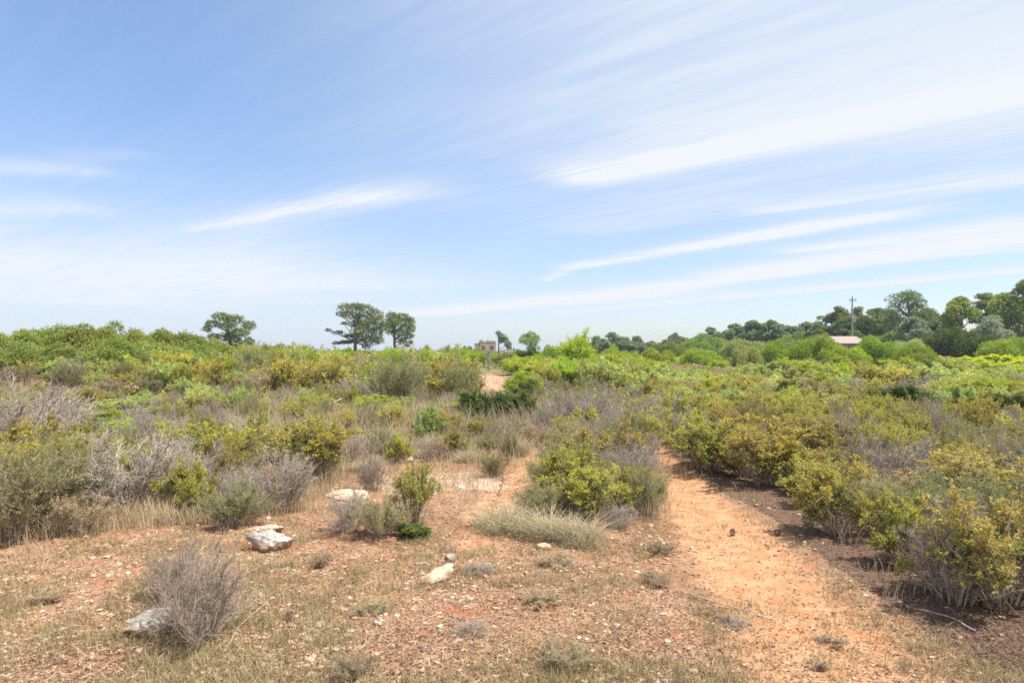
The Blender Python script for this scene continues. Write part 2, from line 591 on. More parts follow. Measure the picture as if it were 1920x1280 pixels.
M = {
    'soil': soil_mat(),
    'olive': foliage_mat('olive_leaves', [(0.155, 0.165, 0.06), (0.285, 0.285, 0.095), (0.385, 0.37, 0.13), (0.39, 0.31, 0.18)], (0.57, 0.49, 0.12), 0.42),
    'rust': foliage_mat('orange_tipped_leaves', [(0.16, 0.175, 0.065), (0.29, 0.29, 0.10), (0.38, 0.355, 0.14), (0.40, 0.30, 0.19)], (0.54, 0.42, 0.12), 0.42),
    'fine': foliage_mat('fine_leaves', [(0.14, 0.15, 0.075), (0.255, 0.26, 0.12), (0.355, 0.345, 0.165), (0.40, 0.335, 0.21)], (0.42, 0.40, 0.16), 0.40),
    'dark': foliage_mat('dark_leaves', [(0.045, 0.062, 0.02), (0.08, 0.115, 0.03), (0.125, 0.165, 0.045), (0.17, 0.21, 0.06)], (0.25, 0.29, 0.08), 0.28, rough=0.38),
    'bright': foliage_mat('bright_leaves', [(0.17, 0.25, 0.045), (0.29, 0.38, 0.06), (0.39, 0.46, 0.075), (0.44, 0.47, 0.10)], (0.52, 0.54, 0.09), 0.45),
    'lime': foliage_mat('lime_leaves', [(0.30, 0.36, 0.03), (0.42, 0.46, 0.035), (0.50, 0.52, 0.05), (0.38, 0.42, 0.05)], (0.56, 0.56, 0.05), 0.4),
    'pale': foliage_mat('pale_green_leaves', [(0.22, 0.27, 0.08), (0.37, 0.42, 0.14), (0.46, 0.50, 0.18), (0.44, 0.42, 0.21)], (0.56, 0.58, 0.20), 0.42),
    'mastic': foliage_mat('mastic_leaves', [(0.11, 0.15, 0.035), (0.20, 0.25, 0.06), (0.30, 0.34, 0.085), (0.38, 0.38, 0.12)], (0.48, 0.49, 0.15), 0.40),
    'heath': foliage_mat('heath_leaves', [(0.25, 0.19, 0.14), (0.41, 0.315, 0.22), (0.46, 0.38, 0.22), (0.39, 0.35, 0.17)], (0.54, 0.41, 0.29), 0.38),
    'needle': foliage_mat('pine_needles', [(0.085, 0.12, 0.052), (0.16, 0.205, 0.078), (0.235, 0.28, 0.105), (0.30, 0.33, 0.13)], (0.37, 0.40, 0.145), 0.42, 0.1),
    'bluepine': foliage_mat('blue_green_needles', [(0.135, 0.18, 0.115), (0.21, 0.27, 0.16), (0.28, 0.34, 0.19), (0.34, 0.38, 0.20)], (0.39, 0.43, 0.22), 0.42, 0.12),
    'broad': foliage_mat('broad_tree_leaves', [(0.15, 0.22, 0.05), (0.25, 0.34, 0.075), (0.35, 0.42, 0.11), (0.41, 0.47, 0.13)], (0.48, 0.52, 0.15), 0.45),
    'silver': foliage_mat('silver_leaves', [(0.20, 0.24, 0.15), (0.30, 0.34, 0.22), (0.38, 0.41, 0.28), (0.42, 0.42, 0.30)], (0.46, 0.46, 0.34), 0.35),
    'straw': scatter_mat('straw', [(0.34, 0.26, 0.15), (0.50, 0.39, 0.24), (0.62, 0.50, 0.33), (0.44, 0.39, 0.20)], 0.8, 0.3),
    'tussock': scatter_mat('tussock_blades', [(0.32, 0.27, 0.16), (0.48, 0.41, 0.26), (0.60, 0.51, 0.36), (0.38, 0.36, 0.17)], 0.8, 0.3),
    'greytwig': bark_mat('grey_twigs', (0.27, 0.225, 0.18), (0.47, 0.40, 0.335), 30),
    'browntwig': bark_mat('brown_twigs', (0.24, 0.185, 0.14), (0.44, 0.36, 0.285), 30),
    'whitetwig': bark_mat('bleached_wood', (0.30, 0.265, 0.225), (0.48, 0.44, 0.385), 25),
    'pinebark': bark_mat('pine_bark', (0.09, 0.065, 0.05), (0.22, 0.17, 0.14), 6),
    'herb': scatter_mat('herb_leaves', [(0.20, 0.16, 0.08), (0.34, 0.27, 0.14), (0.46, 0.37, 0.21), (0.42, 0.37, 0.15)], 0.8, 0.3),
    'litter': scatter_mat('dead_leaves', [(0.06, 0.036, 0.026), (0.12, 0.07, 0.045), (0.26, 0.17, 0.10), (0.50, 0.38, 0.24)], 0.9, 0.1),
    'pebble': scatter_mat('pebble_stone', [(0.30, 0.17, 0.10), (0.44, 0.30, 0.20), (0.50, 0.365, 0.26), (0.62, 0.52, 0.42)], 0.9),
    'limestone': rock_mat('limestone', (0.27, 0.245, 0.215), (0.48, 0.435, 0.375), (0.15, 0.13, 0.11)),
    'creamstone': rock_mat('cream_stone', (0.42, 0.335, 0.235), (0.56, 0.475, 0.36), (0.33, 0.20, 0.115)),
    'tanstone': rock_mat('tan_stone', (0.46, 0.33, 0.20), (0.60, 0.46, 0.30), (0.26, 0.17, 0.10)),
    'darkstone': rock_mat('dark_stone', (0.085, 0.055, 0.04), (0.16, 0.105, 0.075), (0.04, 0.03, 0.025)),
}


# ------------------------------------------------------------------ ground and paths
def make_ground():
    fa = np.linspace(-50, 50, 460)
    ba = np.linspace(50, 310, 60)[1:-1]
    ang = np.radians(np.concatenate([fa, ba]))
    r = np.concatenate([[0.4, 0.9, 1.5, 2.1, 2.6], np.geomspace(3.0, 60, 430), np.geomspace(60, 2500, 50)[1:]])
    A, Rr = np.meshgrid(ang, r)
    x, y = (np.sin(A) * Rr).ravel(), (np.cos(A) * Rr).ravel()
    z = terrain(x, y)
    nA, nR = len(ang), len(r)
    i = np.arange(nA * nR).reshape(nR, nA)
    j = np.roll(i, -1, axis=1)
    q = np.stack([i[:-1], i[1:], j[1:], j[:-1]], -1).reshape(-1, 4)
    centre = len(x)
    v = np.stack([np.append(x, 0), np.append(y, 0), np.append(z, float(terrain(0, 0)))], 1)
    fan = np.stack([np.full(nA, centre), i[0], j[0]], 1)
    yy = np.maximum(v[:, 1], 0.5)
    px, py = to_px(v[:, 0], yy)
    ahead = v[:, 1] > 0.5
    pm, pt = path_main(v[:, 0], v[:, 1]), path_trail(v[:, 0], v[:, 1])
    path = np.maximum(pm, pt * 0.62)
    gv = np.maximum(polyline_mask(v[:, 0], v[:, 1], GRAVEL, 0.5), 0.55 * pt * sstep(v[:, 1], 22, 32))
    front = in_poly(px, py, FRONT) & ahead
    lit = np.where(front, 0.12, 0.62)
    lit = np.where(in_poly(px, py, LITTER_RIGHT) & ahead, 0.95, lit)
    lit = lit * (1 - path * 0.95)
    grn = sstep(np.hypot(v[:, 0], v[:, 1]), 30, 75) * (1 - path)
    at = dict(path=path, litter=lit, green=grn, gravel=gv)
    onp = np.maximum(pm, pt)[q].mean(1) > 0.5
    onmain = (pm[q].mean(1) >= pt[q].mean(1))

    def cut(faces, name, extra=None):
        fl = [faces] + ([extra] if extra is not None else [])
        used = np.unique(np.concatenate([f.ravel() for f in fl]))
        mp = np.zeros(len(v), int)
        mp[used] = np.arange(len(used))
        me = make_mesh(name, v[used], [mp[f] for f in fl], [M['soil']], None, {k: a[used] for k, a in at.items()}, True)
        return tag(link(name, me), kind='structure')
    cut(q[~onp], 'ground', fan)
    cut(q[onp & onmain], 'path')
    cut(q[onp & ~onmain], 'path')


make_ground()


# ------------------------------------------------------------------ shrubs
def skeleton(rng, H, Wd, n1, n2, n3, upright, low, jag):
    """Curved stems, side branches and twigs of a shrub of height H and half width Wd."""
    rr = np.sqrt(rng.rand(n1))
    az = rng.rand(n1) * 2 * math.pi
    lump = 1 + jag * np.sin(az * 3 + rng.rand() * 6) * 0.5 + jag * (rng.rand(n1) - 0.5)
    tip = np.stack([np.cos(az) * rr * Wd, np.sin(az) * rr * Wd, H * (low + (1 - low) * np.sqrt(np.maximum(1 - rr ** 2, 0))) * lump], 1)
    st = np.stack([np.cos(az) * rr * Wd * 0.22, np.sin(az) * rr * Wd * 0.22, np.full(n1, -0.03)], 1) + rng.normal(size=(n1, 3)) * [0.03, 0.03, 0]
    mid = st + (tip - st) * np.array([0.35, 0.35, 0.62]) * (0.8 + 0.4 * rng.rand(n1, 1)) + rng.normal(size=(n1, 3)) * 0.05 * H
    P1 = bezier(st, mid, tip, 8)
    par = np.repeat(np.arange(n1), n2)
    t2 = 0.14 + 0.84 * rng.rand(len(par)) ** 0.8
    b, tg = sample(P1[par], t2)
    out = b * [1, 1, 0]
    d = unit(tg * (0.5 + upright) + rng.normal(size=tg.shape) * 0.55 + unit(out + 1e-6) * 0.25 + np.array([0, 0, 0.25 + upright * 0.5]))
    L = H * 0.27 * (1.15 - 0.55 * t2) * (0.6 + 0.8 * rng.rand(len(par)))
    e = b + d * L[:, None]
    P2 = bezier(b, b + d * L[:, None] * 0.5 + rng.normal(size=b.shape) * 0.02 * H, e + np.array([0, 0, 0.02 * H]), 5)
    par3 = np.repeat(np.arange(len(P2)), n3)
    t3 = 0.25 + 0.75 * rng.rand(len(par3))
    b3, tg3 = sample(P2[par3], t3)
    d3 = unit(tg3 * (0.5 + upright) + rng.normal(size=tg3.shape) * 0.6 + np.array([0, 0, 0.3 + upright * 0.4]))
    L3 = H * 0.115 * (0.5 + rng.rand(len(par3)))
    P3 = bezier(b3, b3 + d3 * L3[:, None] * 0.5 + rng.normal(size=b3.shape) * 0.008 * H, b3 + d3 * L3[:, None], 3)
    return P1, P2, P3


def stems_geo(P1, P2, P3, r1, r2, r3, twig_share=1.0):
    k1 = np.linspace(1, 0.35, P1.shape[1])
    v1, q1 = tubes(P1, np.tile(r1 * k1, (len(P1), 1)), 5)
    k2 = np.linspace(1, 0.45, P2.shape[1])
    v2, q2 = tubes(P2, np.tile(r2 * k2, (len(P2), 1)), 3)
    P3 = P3[: int(len(P3) * twig_share)] if twig_share < 1 else P3
    vs, qs, off = [v1, v2], [q1, q2 + len(v1)], len(v1) + len(v2)
    if len(P3):
        v3, q3 = tubes(P3, np.tile(r3 * np.array([1, 0.8, 0.45]), (len(P3), 1)), 3)
        vs.append(v3)
        qs.append(q3 + off)
    return np.concatenate(vs), np.concatenate(qs)


def leaf_geo(rng, P3, per, L, Wd, H, HW, along=0.6, tipamt=0.5, tipstart=0.72, bare=0.0):
    if bare > 0:
        e = P3[:, -1]
        sh = np.sqrt((e[:, 0] ** 2 + e[:, 1] ** 2) / (HW * HW) * 0.35 + (e[:, 2] / H) ** 2)
        P3 = P3[rng.rand(len(P3)) < np.clip((sh - bare) / 0.22, 0.06, 1)]
        per = int(per * 1.25)
    par = np.repeat(np.arange(len(P3)), per)
    t = 0.1 + 0.9 * rng.rand(len(par))
    b, tg = sample(P3[par], t)
    ax = unit(tg * along + rng.normal(size=tg.shape) * 0.6 + np.array([0, 0, 0.15]))
    nr = unit(rng.normal(size=tg.shape) * 0.8 + np.array([0, 0, 0.8]))
    sz = 0.6 + 0.8 * rng.rand(len(par))
    v, q = leaves(b + rng.normal(size=b.shape) * L * 0.15, ax, nr, L * sz, Wd * sz)
    tint = np.clip(rng.rand(len(par)) * 0.75 + 0.25 * np.repeat(rng.rand(len(P3)), per) - 0.0, 0, 1)
    shell = np.sqrt((b[:, 0] ** 2 + b[:, 1] ** 2) / (HW * HW) * 0.6 + (b[:, 2] / H) ** 2)
    branch = np.repeat(rng.rand(len(P3)), per)
    tipv = np.clip((shell - tipstart) / 0.25, 0, 1) * np.clip(branch * 1.8 - 0.25 + 0.3 * t, 0, 1) * tipamt
    return v, q, tint, tipv


KINDS = {   # near prototypes are one unit high
    #            HW   n1  n2 n3 per  L      W      along upr  low  jag  r1    r2     r3      leaves     stems       tip  tipstart
    'leafy':    (0.66, 22, 9, 6, 8, 0.050, 0.022, 0.55, 0.10, 0.55, 0.42, 0.014, 0.006, 0.0022, 'olive', 'browntwig', 0.95, 0.66),
    'rusty':    (0.68, 22, 10, 6, 6, 0.048, 0.022, 0.55, 0.10, 0.58, 0.42, 0.015, 0.006, 0.0022, 'rust', 'browntwig', 0.72, 0.72),
    'fine':     (0.62, 46, 7, 5, 9, 0.042, 0.0085, 0.9, 0.62, 0.52, 0.38, 0.007, 0.0035, 0.0018, 'fine', 'browntwig', 0.6, 0.80),
    'pale':     (0.66, 20, 9, 6, 10, 0.052, 0.022, 0.5, 0.15, 0.55, 0.22, 0.012, 0.005, 0.002, 'pale', 'browntwig', 0.8, 0.70),
    'dark':     (0.62, 20, 10, 7, 13, 0.060, 0.026, 0.4, 0.05, 0.55, 0.25, 0.014, 0.006, 0.002, 'dark', 'browntwig', 0.6, 0.88),
    'bright':   (0.52, 26, 9, 6, 14, 0.075, 0.010, 0.8, 0.45, 0.50, 0.28, 0.010, 0.005, 0.002, 'bright', 'browntwig', 0.8, 0.75),
    'lime':     (0.95, 30, 8, 5, 14, 0.060, 0.030, 0.5, 0.25, 0.60, 0.15, 0.010, 0.005, 0.002, 'lime', 'browntwig', 0.9, 0.70),
    'heath':    (0.75, 34, 8, 5, 11, 0.040, 0.011, 0.8, 0.45, 0.62, 0.20, 0.008, 0.004, 0.002, 'heath', 'greytwig', 0.8, 0.75),
    'dead':     (0.64, 34, 11, 8, 0, 0, 0, 0, 0.28, 0.50, 0.45, 0.0085, 0.0042, 0.0026, None, 'greytwig', 0, 0),
    'deadbrown': (0.62, 60, 9, 7, 0, 0, 0, 0, 0.50, 0.40, 0.55, 0.0055, 0.0036, 0.0024, None, 'browntwig', 0, 0),
}
NAME = {'leafy': 'leafy_shrub', 'rusty': 'leafy_shrub', 'fine': 'wiry_shrub', 'pale': 'pale_shrub', 'dark': 'evergreen_shrub', 'bright': 'bright_green_shrub',
        'lime': 'yellow_green_shrub', 'heath': 'heath_shrub', 'dead': 'dead_shrub', 'deadbrown': 'dead_shrub', 'tussock': 'grass_tussock'}
PROTO, FAR = {}, {}


def build_shrub_protos():
    for ki, (k, (HW, n1, n2, n3, per, L, W_, along, upr, low, jag, r1, r2, r3, lm, sm, ta, ts)) in enumerate(KINDS.items()):
        PROTO[k], FAR[k] = [], []
        for var in range(4):
            rng = np.random.RandomState(1000 + ki * 20 + var)
            P1, P2, P3 = skeleton(rng, 1.0, HW, n1, n2, n3, upr, low, jag)
            e = P3[:, -1]
            fit = np.array([HW / np.percentile(np.hypot(e[:, 0], e[:, 1]), 94)] * 2 + [1 / np.percentile(e[:, 2], 97)])
            P1, P2, P3 = P1 * fit, P2 * fit, P3 * fit
            v, q = stems_geo(P1, P2, P3, r1, r2, r3, 1.0)
            st = make_mesh('shrub_stems', v, [q], [M[sm]])
            fo = None
            if lm:
                lv, lq, ti, tp = leaf_geo(rng, P3, per, L, W_, 1.0, HW, along, ta, ts, {'rusty': 0.52, 'leafy': 0.36}.get(k, 0.0))
                fo = make_mesh('shrub_foliage', lv, [lq], [M[lm]], None, dict(tint=ti, tip=tp))
            PROTO[k].append((fo, st))
            # a lighter one-piece copy for shrubs too far off to show their parts
            if lm:
                lv, lq, ti, tp = leaf_geo(rng, P3[::3], max(per, 6), L * 1.9, W_ * 1.9, 1.0, HW, along, ta, ts)
                v, q = stems_geo(P1, P2[::2], P3[:0], r1, r2, r3)
                me = make_mesh('far_shrub', np.concatenate([lv, v]), [lq, q + len(lv)], [M[lm], M[sm]],
                               [0] * len(lq) + [1] * len(q), dict(tint=np.concatenate([ti, np.zeros(len(q))]), tip=np.concatenate([tp, np.zeros(len(q))])))
            else:
                v, q = stems_geo(P1, P2, P3[::3], r1 * 1.5, r2 * 1.5, r3 * 2.2)
                me = make_mesh('far_shrub', v, [q], [M[sm]])
            FAR[k].append(me)


def blades(rng, base, H, lean, width, K=4):
    """Curved grass blades. base (N,3), H (N,), lean (N,) sideways reach as a share of the height."""
    N = len(base)
    az = rng.rand(N) * 2 * math.pi
    d = np.stack([np.cos(az), np.sin(az), np.zeros(N)], 1)
    tip = base + d * (lean * H)[:, None] + np.array([0, 0, 1.0]) * (H * np.sqrt(np.maximum(1 - lean ** 2 * 0.7, 0.1)))[:, None]
    mid = base + np.array([0, 0, 1.0]) * (H * 0.6)[:, None] + d * (lean * H * 0.15)[:, None]
    P = bezier(base, mid, tip, K)
    sa = rng.rand(N) * math.pi
    s = np.stack([np.cos(sa), np.sin(sa), np.zeros(N)], 1)
    w = np.linspace(1, 0.25, K)[None, :, None] * np.asarray(width).reshape(-1, 1, 1) * 0.5
    v = np.stack([P + s[:, None] * w, P - s[:, None] * w], 2)
    i = np.arange(N * K * 2).reshape(N, K, 2)
    q = np.stack([i[:, :-1, 0], i[:, :-1, 1], i[:, 1:, 1], i[:, 1:, 0]], -1).reshape(-1, 4)
    return v.reshape(-1, 3), q


def build_tussock_protos():
    PROTO['tussock'], FAR['tussock'] = [], []
    for var in range(4):
        rng = np.random.RandomState(1500 + var)
        n = 1250
        az = rng.rand(n) * 6.283
        rr = 0.34 * np.sqrt(rng.rand(n)) * (1 + 0.28 * np.sin(az * 2 + var * 2) + 0.2 * np.sin(az * 5 + var))
        base = np.stack([np.cos(az) * rr, np.sin(az) * rr, np.full(n, -0.03)], 1)
        Hh = (0.25 + 0.85 * rng.rand(n)) * (1 - 0.35 * rr / 0.34) * (1 + 0.45 * np.sin(az * 3 + var) * rr / 0.34)
        v, q = blades(rng, base, Hh, 0.15 + 0.65 * rng.rand(n), np.full(n, 0.010), 4)
        ti = np.repeat(rng.rand(n), 3)
        me = make_mesh('tussock_blades', v, [q], [M['tussock']], None, dict(tint=ti))
        PROTO['tussock'].append((me, None))
        FAR['tussock'].append(me)


build_shrub_protos()
build_tussock_protos()
rnd = random.Random(11)
PLACED = []      # x, y, radius
NV = {}


def put_shrub(kind, x, y, z, w, h, label, cat, group=None, far=False, rz=None, tilt=0.0):
    NV[kind] = NV.get(kind, -1) + 1
    var = NV[kind] % 4
    HW = 0.42 if kind == 'tussock' else KINDS[kind][0]
    sx = w / (2 * HW)
    rot = (tilt, 0, rnd.random() * 6.283 if rz is None else rz)
    if far or kind == 'tussock':
        o = link(NAME[kind], FAR[kind][var] if far else PROTO[kind][var][0], None, (x, y, z - 0.02), rot, (sx, sx, h))
    else:
        fo, st = PROTO[kind][var]
        o = link(NAME[kind], None, None, (x, y, z - 0.02), rot, (sx, sx, h))
        if fo: link('foliage', fo, o)
        if fo or st: link('stems' if fo else 'twigs', st, o)
    tag(o, label, cat, group)
    PLACED.append((x, y, w * 0.5))
    return o


# every shrub one can single out: kind, base pixel x, y, width and height in pixels, label
HAND = [
    ('deadbrown', 375, 1205, 190, 200, 'dead grey-brown twiggy shrub growing beside the pitted grey-white rock'),
    ('deadbrown', 330, 1125, 130, 110, 'low dry brown shrub just behind the pitted grey-white rock'),
    ('fine', 20, 1010, 260, 165, 'dense wiry olive shrub at the edge of the bare ground, cut by the frame'),
    ('leafy', 70, 880, 130, 95, 'small green shrub with orange tips among lilac-grey dead twigs'),
    ('dead', 245, 965, 240, 165, 'pale grey leafless shrub leaning on one dark crooked stem'),
    ('dead', 55, 850, 230, 130, 'wide lilac-grey dead shrub behind the orange-tipped small shrub'),
    ('dead', 345, 930, 150, 110, 'grey leafless shrub next to the leaning crooked-stemmed one'),
    ('fine', 440, 985, 130, 85, 'low yellow-olive shrub behind the split limestone rock'),
    ('leafy', 575, 905, 190, 120, 'broad yellow-olive shrub where the scrub meets the pale flat slab'),
    ('leafy', 400, 890, 150, 100, 'rounded olive shrub in dry grass behind the yellow-olive one'),
    ('dead', 520, 960, 130, 125, 'grey bare shrub between two yellow-olive shrubs'),
    ('heath', 160, 1000, 120, 80, 'low brownish shrub at the foot of the leaning grey shrub'),
    ('rusty', 775, 985, 105, 120, 'upright olive shrub with ochre tips alone on the stony ground'),
    ('fine', 715, 1005, 110, 75, 'low dark wiry shrub against the ochre-tipped upright shrub'),
    ('dark', 772, 1008, 70, 26, 'little dark green cushion at the foot of the ochre-tipped shrub'),
    ('dead', 655, 995, 115, 80, 'grey domed dead cushion shrub beside the low dark wiry shrub'),
    ('deadbrown', 700, 920, 70, 75, 'small brown dead shrub behind the pale flat slab'),
    ('fine', 925, 892, 62, 48, 'small round yellow-olive cushion between gravel patch and narrow trail'),
    ('fine', 1040, 925, 120, 85, 'grassy green wiry shrub at the head of the clump between the trails'),
    ('rusty', 1130, 880, 140, 85, 'yellow-topped shrub at the back of the clump between the trails'),
    ('leafy', 1130, 972, 130, 100, 'large grey-green shrub in the middle of the clump between the trails'),
    ('fine', 1210, 965, 92, 92, 'fresh green shrub of the clump nearest the sandy red path'),
    ('fine', 1010, 965, 100, 62, 'low grey-green wiry shrub over the long straw-coloured tussock'),
    ('leafy', 1075, 955, 90, 70, 'small loose olive shrub inside the clump between the trails'),
    ('bright', 1060, 900, 80, 60, 'fresh green grassy sprig rising at the back of the clump between the trails'),
    ('dead', 1165, 990, 70, 50, 'bare grey shrub at the foot of the clump between the trails'),
    ('tussock', 945, 988, 130, 62, 'rounded straw-coloured grass tussock at the trail end of a long row'),
    ('tussock', 1020, 1003, 125, 60, 'middle straw-coloured tussock of the long low row'),
    ('tussock', 1090, 1012, 110, 58, 'grey-tan tussock at the path end of the long low row'),
    ('dark', 905, 808, 95, 75, 'glossy dark green bush at the clearing, half of a pair'),
    ('dark', 960, 802, 85, 68, 'glossy dark green bush of the pair with a grassy front'),
    ('dark', 990, 775, 60, 60, 'small dark upright bush under a yellow-green one by the clearing'),
    ('bright', 985, 755, 80, 55, 'yellow-green tufted bush just above the dark pair by the clearing'),
    ('leafy', 1330, 880, 160, 100, 'dense olive bush closest to where the red path disappears'),
    ('leafy', 1430, 905, 170, 125, 'broad olive bush over a dark bed of dead leaves beside the path'),
    ('rusty', 1500, 890, 130, 115, 'olive bush with bare inner stems behind the dark leaf bed'),
    ('leafy', 1575, 1002, 155, 135, 'rounded bush standing alone beside the path with dark brown base'),
    ('rusty', 1610, 890, 200, 95, 'orange-tipped bush with bare grey stems behind the round lone bush'),
    ('dead', 1680, 930, 150, 120, 'bare grey shrub under orange tips behind the round lone bush'),
    ('leafy', 1690, 1055, 130, 130, 'small yellow-topped shrub on thin bare stems beside the path'),
    ('dead', 1775, 1120, 170, 150, 'bare grey stems tangled into the edge of the largest twiggy shrub'),
    ('rusty', 1795, 1130, 180, 170, 'ochre-tipped shrub pressed against the largest twiggy shrub on its path side'),
    ('rusty', 1880, 1132, 260, 200, 'largest twiggy shrub beside the path, olive with ochre tips and many bare stems'),
    ('rusty', 1860, 985, 260, 140, 'orange-tipped shrub standing behind the largest twiggy shrub'),
    ('rusty', 1990, 1110, 220, 210, 'rust and olive shrub cut by the frame beside the largest twiggy shrub'),
    ('dead', 1790, 1040, 140, 120, 'grey leafless shrub between the yellow-topped and the largest twiggy shrub'),
    ('pale', 1930, 905, 160, 60, 'pale yellow-green shrub beyond the orange-tipped one, cut by the frame'),
    ('dark', 1545, 752, 60, 42, 'dark green round bush among pale shrubs beyond the path'),
    ('dark', 1690, 785, 110, 65, 'wide dark green bush in the brown heath beyond the path'),
    ('dark', 1815, 805, 90, 55, 'dark green bush with a bright green crown behind it'),
    ('bright', 1850, 770, 130, 60, 'bright green spreading bush above the dark ones in the heath'),
    ('dark', 1900, 800, 90, 60, 'dark grey-green bush at the frame edge behind orange-tipped shrubs'),
    ('lime', 1860, 702, 140, 36, 'vivid yellow-green mound in flat brown heath'),
    ('bright', 1080, 715, 70, 82, 'tall feathery bright green bush behind the dark bush pair'),
    ('bright', 1150, 725, 80, 60, 'bright yellow-green feathery bush next to the tall feathery one'),
    ('bright', 1180, 735, 60, 40, 'low bright green bush beneath the feathery pair'),
    ('fine', 740, 772, 120, 112, 'tall broom-like green shrub below the two trunks of the pine pair'),
    ('bright', 700, 790, 90, 50, 'pale green tuft in front of the broom-like shrub'),
    ('fine', 840, 720, 60, 60, 'green wiry shrub at the edge of the sandy clearing'),
    ('dead', 675, 762, 110, 52, 'tangle of whitish dead branches in front of the pines'),
    ('dead', 545, 800, 90, 70, 'dark grey dead shrub behind slanting bleached sticks'),
    ('bright', 195, 722, 70, 48, 'bright green sprig shrub in shadow-dark scrub under the big bushes'),
    ('bright', 255, 735, 120, 48, 'vivid green low bush in the olive scrub under the big bushes'),
    ('dead', 130, 755, 110, 70, 'grey-lilac leafless bush beside the vivid green low bush'),
    ('bright', 95, 730, 70, 40, 'light green bush at the foot of the big bushes'),
    ('pale', 210, 795, 200, 45, 'low pale green spreading shrub above the dry grass'),
    ('dark', 990, 695, 60, 40, 'very dark shrub under the feathery green bushes past the clearing'),
    ('deadbrown', 1060, 800, 90, 70, 'grey-brown dead bush by the narrow trail above the clump'),
    ('dead', 1110, 815, 110, 85, 'pale grey bare bush in the strip between the two trails'),
    ('leafy', 1205, 845, 90, 70, 'olive bush at the bend of the red path'),
]
for k, px, py, w, h, lab in HAND:
    x, y, z = ground_at(px, py)
    put_shrub(k, x, y, z, w / F * y * 0.96, h / F * y * 0.93, lab, 'tussock' if k == 'tussock' else 'shrub', far=y > 45)

# small dry tufts on the stony ground, all alike
for px, py, w, h in [(1235, 1035, 64, 22), (1370, 1172, 70, 20), (1560, 1208, 60, 18), (1232, 1096, 70, 24), (1050, 1062, 90, 22), (1010, 1128, 90, 24), (900, 1072, 70, 20),
                     (690, 1150, 70, 22), (600, 1060, 60, 24), (1065, 1250, 110, 46), (655, 1272, 90, 44), (80, 1130, 70, 24), (880, 1185, 80, 24)]:
    x, y, z = ground_at(px, py)
    o = put_shrub(('heath', 'heath', 'deadbrown')[(px // 10 + py // 10) % 3], x, y, z, w / F * y, h / F * y, 'small dry grey-green tuft on the bare stony ground', 'tuft', 'small dry tufts on the stony ground')
    o.name = 'herb_tuft'

# the rest of the scrub: (photo polygon of the base, words for the place, spacing in m, width range, height range, mix)
ZONES = [
    ([(-300, 1000), (60, 1000), (230, 985), (430, 975), (560, 945), (640, 895), (700, 865), (720, 850), (-300, 850)], 'in the thick dry scrub beside the bare stony ground',
     0.68, (0.45, 0.95), (0.36, 0.66), dict(leafy=.26, rusty=.03, fine=.30, dead=.17, deadbrown=.06, heath=.12, pale=.05)),
    ([(-300, 850), (720, 850), (860, 835), (860, 770), (-300, 770)], 'in the dry grassy band behind the front scrub',
     0.95, (0.5, 1.1), (0.38, 0.80), dict(leafy=.21, rusty=.03, fine=.23, dead=.14, deadbrown=.05, heath=.15, pale=.09, tussock=.14)),
    ([(470, 770), (870, 770), (870, 718), (470, 718)], 'in the olive scrub below the pines',
     1.15, (1.0, 1.8), (0.80, 1.5), dict(leafy=.32, fine=.26, pale=.18, bright=.11, dead=.07, heath=.10)),
    ([(470, 718), (870, 718), (870, 688), (470, 688)], 'in the far olive scrub below the pines',
     2.0, (1.6, 3.0), (1.25, 1.85), dict(leafy=.32, fine=.22, pale=.20, bright=.17, dark=.03, heath=.06)),
    ([(-500, 770), (470, 770), (470, 718), (-500, 718)], 'in the olive scrub below the big bushes',
     1.10, (0.9, 1.7), (0.6, 1.1), dict(leafy=.30, fine=.22, pale=.20, bright=.13, dead=.09, heath=.12)),
    ([(-500, 718), (470, 718), (470, 692), (-500, 692)], 'in the far scrub at the foot of the big bushes',
     1.9, (1.5, 2.6), (0.6, 0.95), dict(leafy=.30, fine=.18, pale=.22, bright=.20, heath=.10)),
    ([(1045, 900), (1080, 975), (1235, 975), (1228, 860), (1200, 800), (1180, 750), (1000, 750), (1035, 830)], 'in the overgrown strip between the two trails',
     0.62, (0.5, 1.0), (0.42, 0.78), dict(leafy=.24, fine=.34, dead=.18, deadbrown=.06, heath=.18)),
    ([(640, 895), (720, 884), (800, 868), (950, 866), (1012, 832), (1040, 790), (1015, 760), (880, 750), (700, 790)], 'in the dry grass around the dark bushes',
     0.66, (0.4, 0.85), (0.28, 0.58), dict(fine=.30, deadbrown=.12, tussock=.34, heath=.12, leafy=.12)),
    ([(1265, 860), (1400, 900), (1520, 930), (1660, 1010), (2400, 1150), (2400, 800), (1245, 800)], 'in the orange-tipped scrub beside the red path',
     0.80, (0.6, 1.15), (0.48, 0.82), dict(leafy=.42, rusty=.22, dead=.15, fine=.10, heath=.11)),
    ([(1235, 800), (2400, 800), (2400, 745), (1205, 745)], 'in the mixed scrub past the orange-tipped bushes',
     1.05, (0.9, 1.6), (0.55, 0.95), dict(leafy=.32, rusty=.08, pale=.24, bright=.05, dark=.04, heath=.27, dead=.07)),
    ([(1200, 745), (2400, 745), (2400, 705), (1200, 705)], 'in the pale scrub before the far trees',
     1.6, (1.4, 2.4), (0.6, 1.1), dict(pale=.38, leafy=.16, heath=.30, bright=.12, dark=.04)),
    ([(1200, 705), (2400, 705), (2400, 685), (1200, 685)], 'in the brown heath before the far trees',
     2.6, (2.0, 3.8), (0.6, 1.1), dict(heath=.42, pale=.24, bright=.26, dark=.02, leafy=.06)),
    ([(960, 745), (1200, 745), (1200, 688), (960, 688)], 'in the green scrub past the sandy clearing',
     1.7, (1.2, 2.3), (0.9, 1.4), dict(bright=.40, leafy=.20, pale=.17, heath=.13, fine=.10)),
]
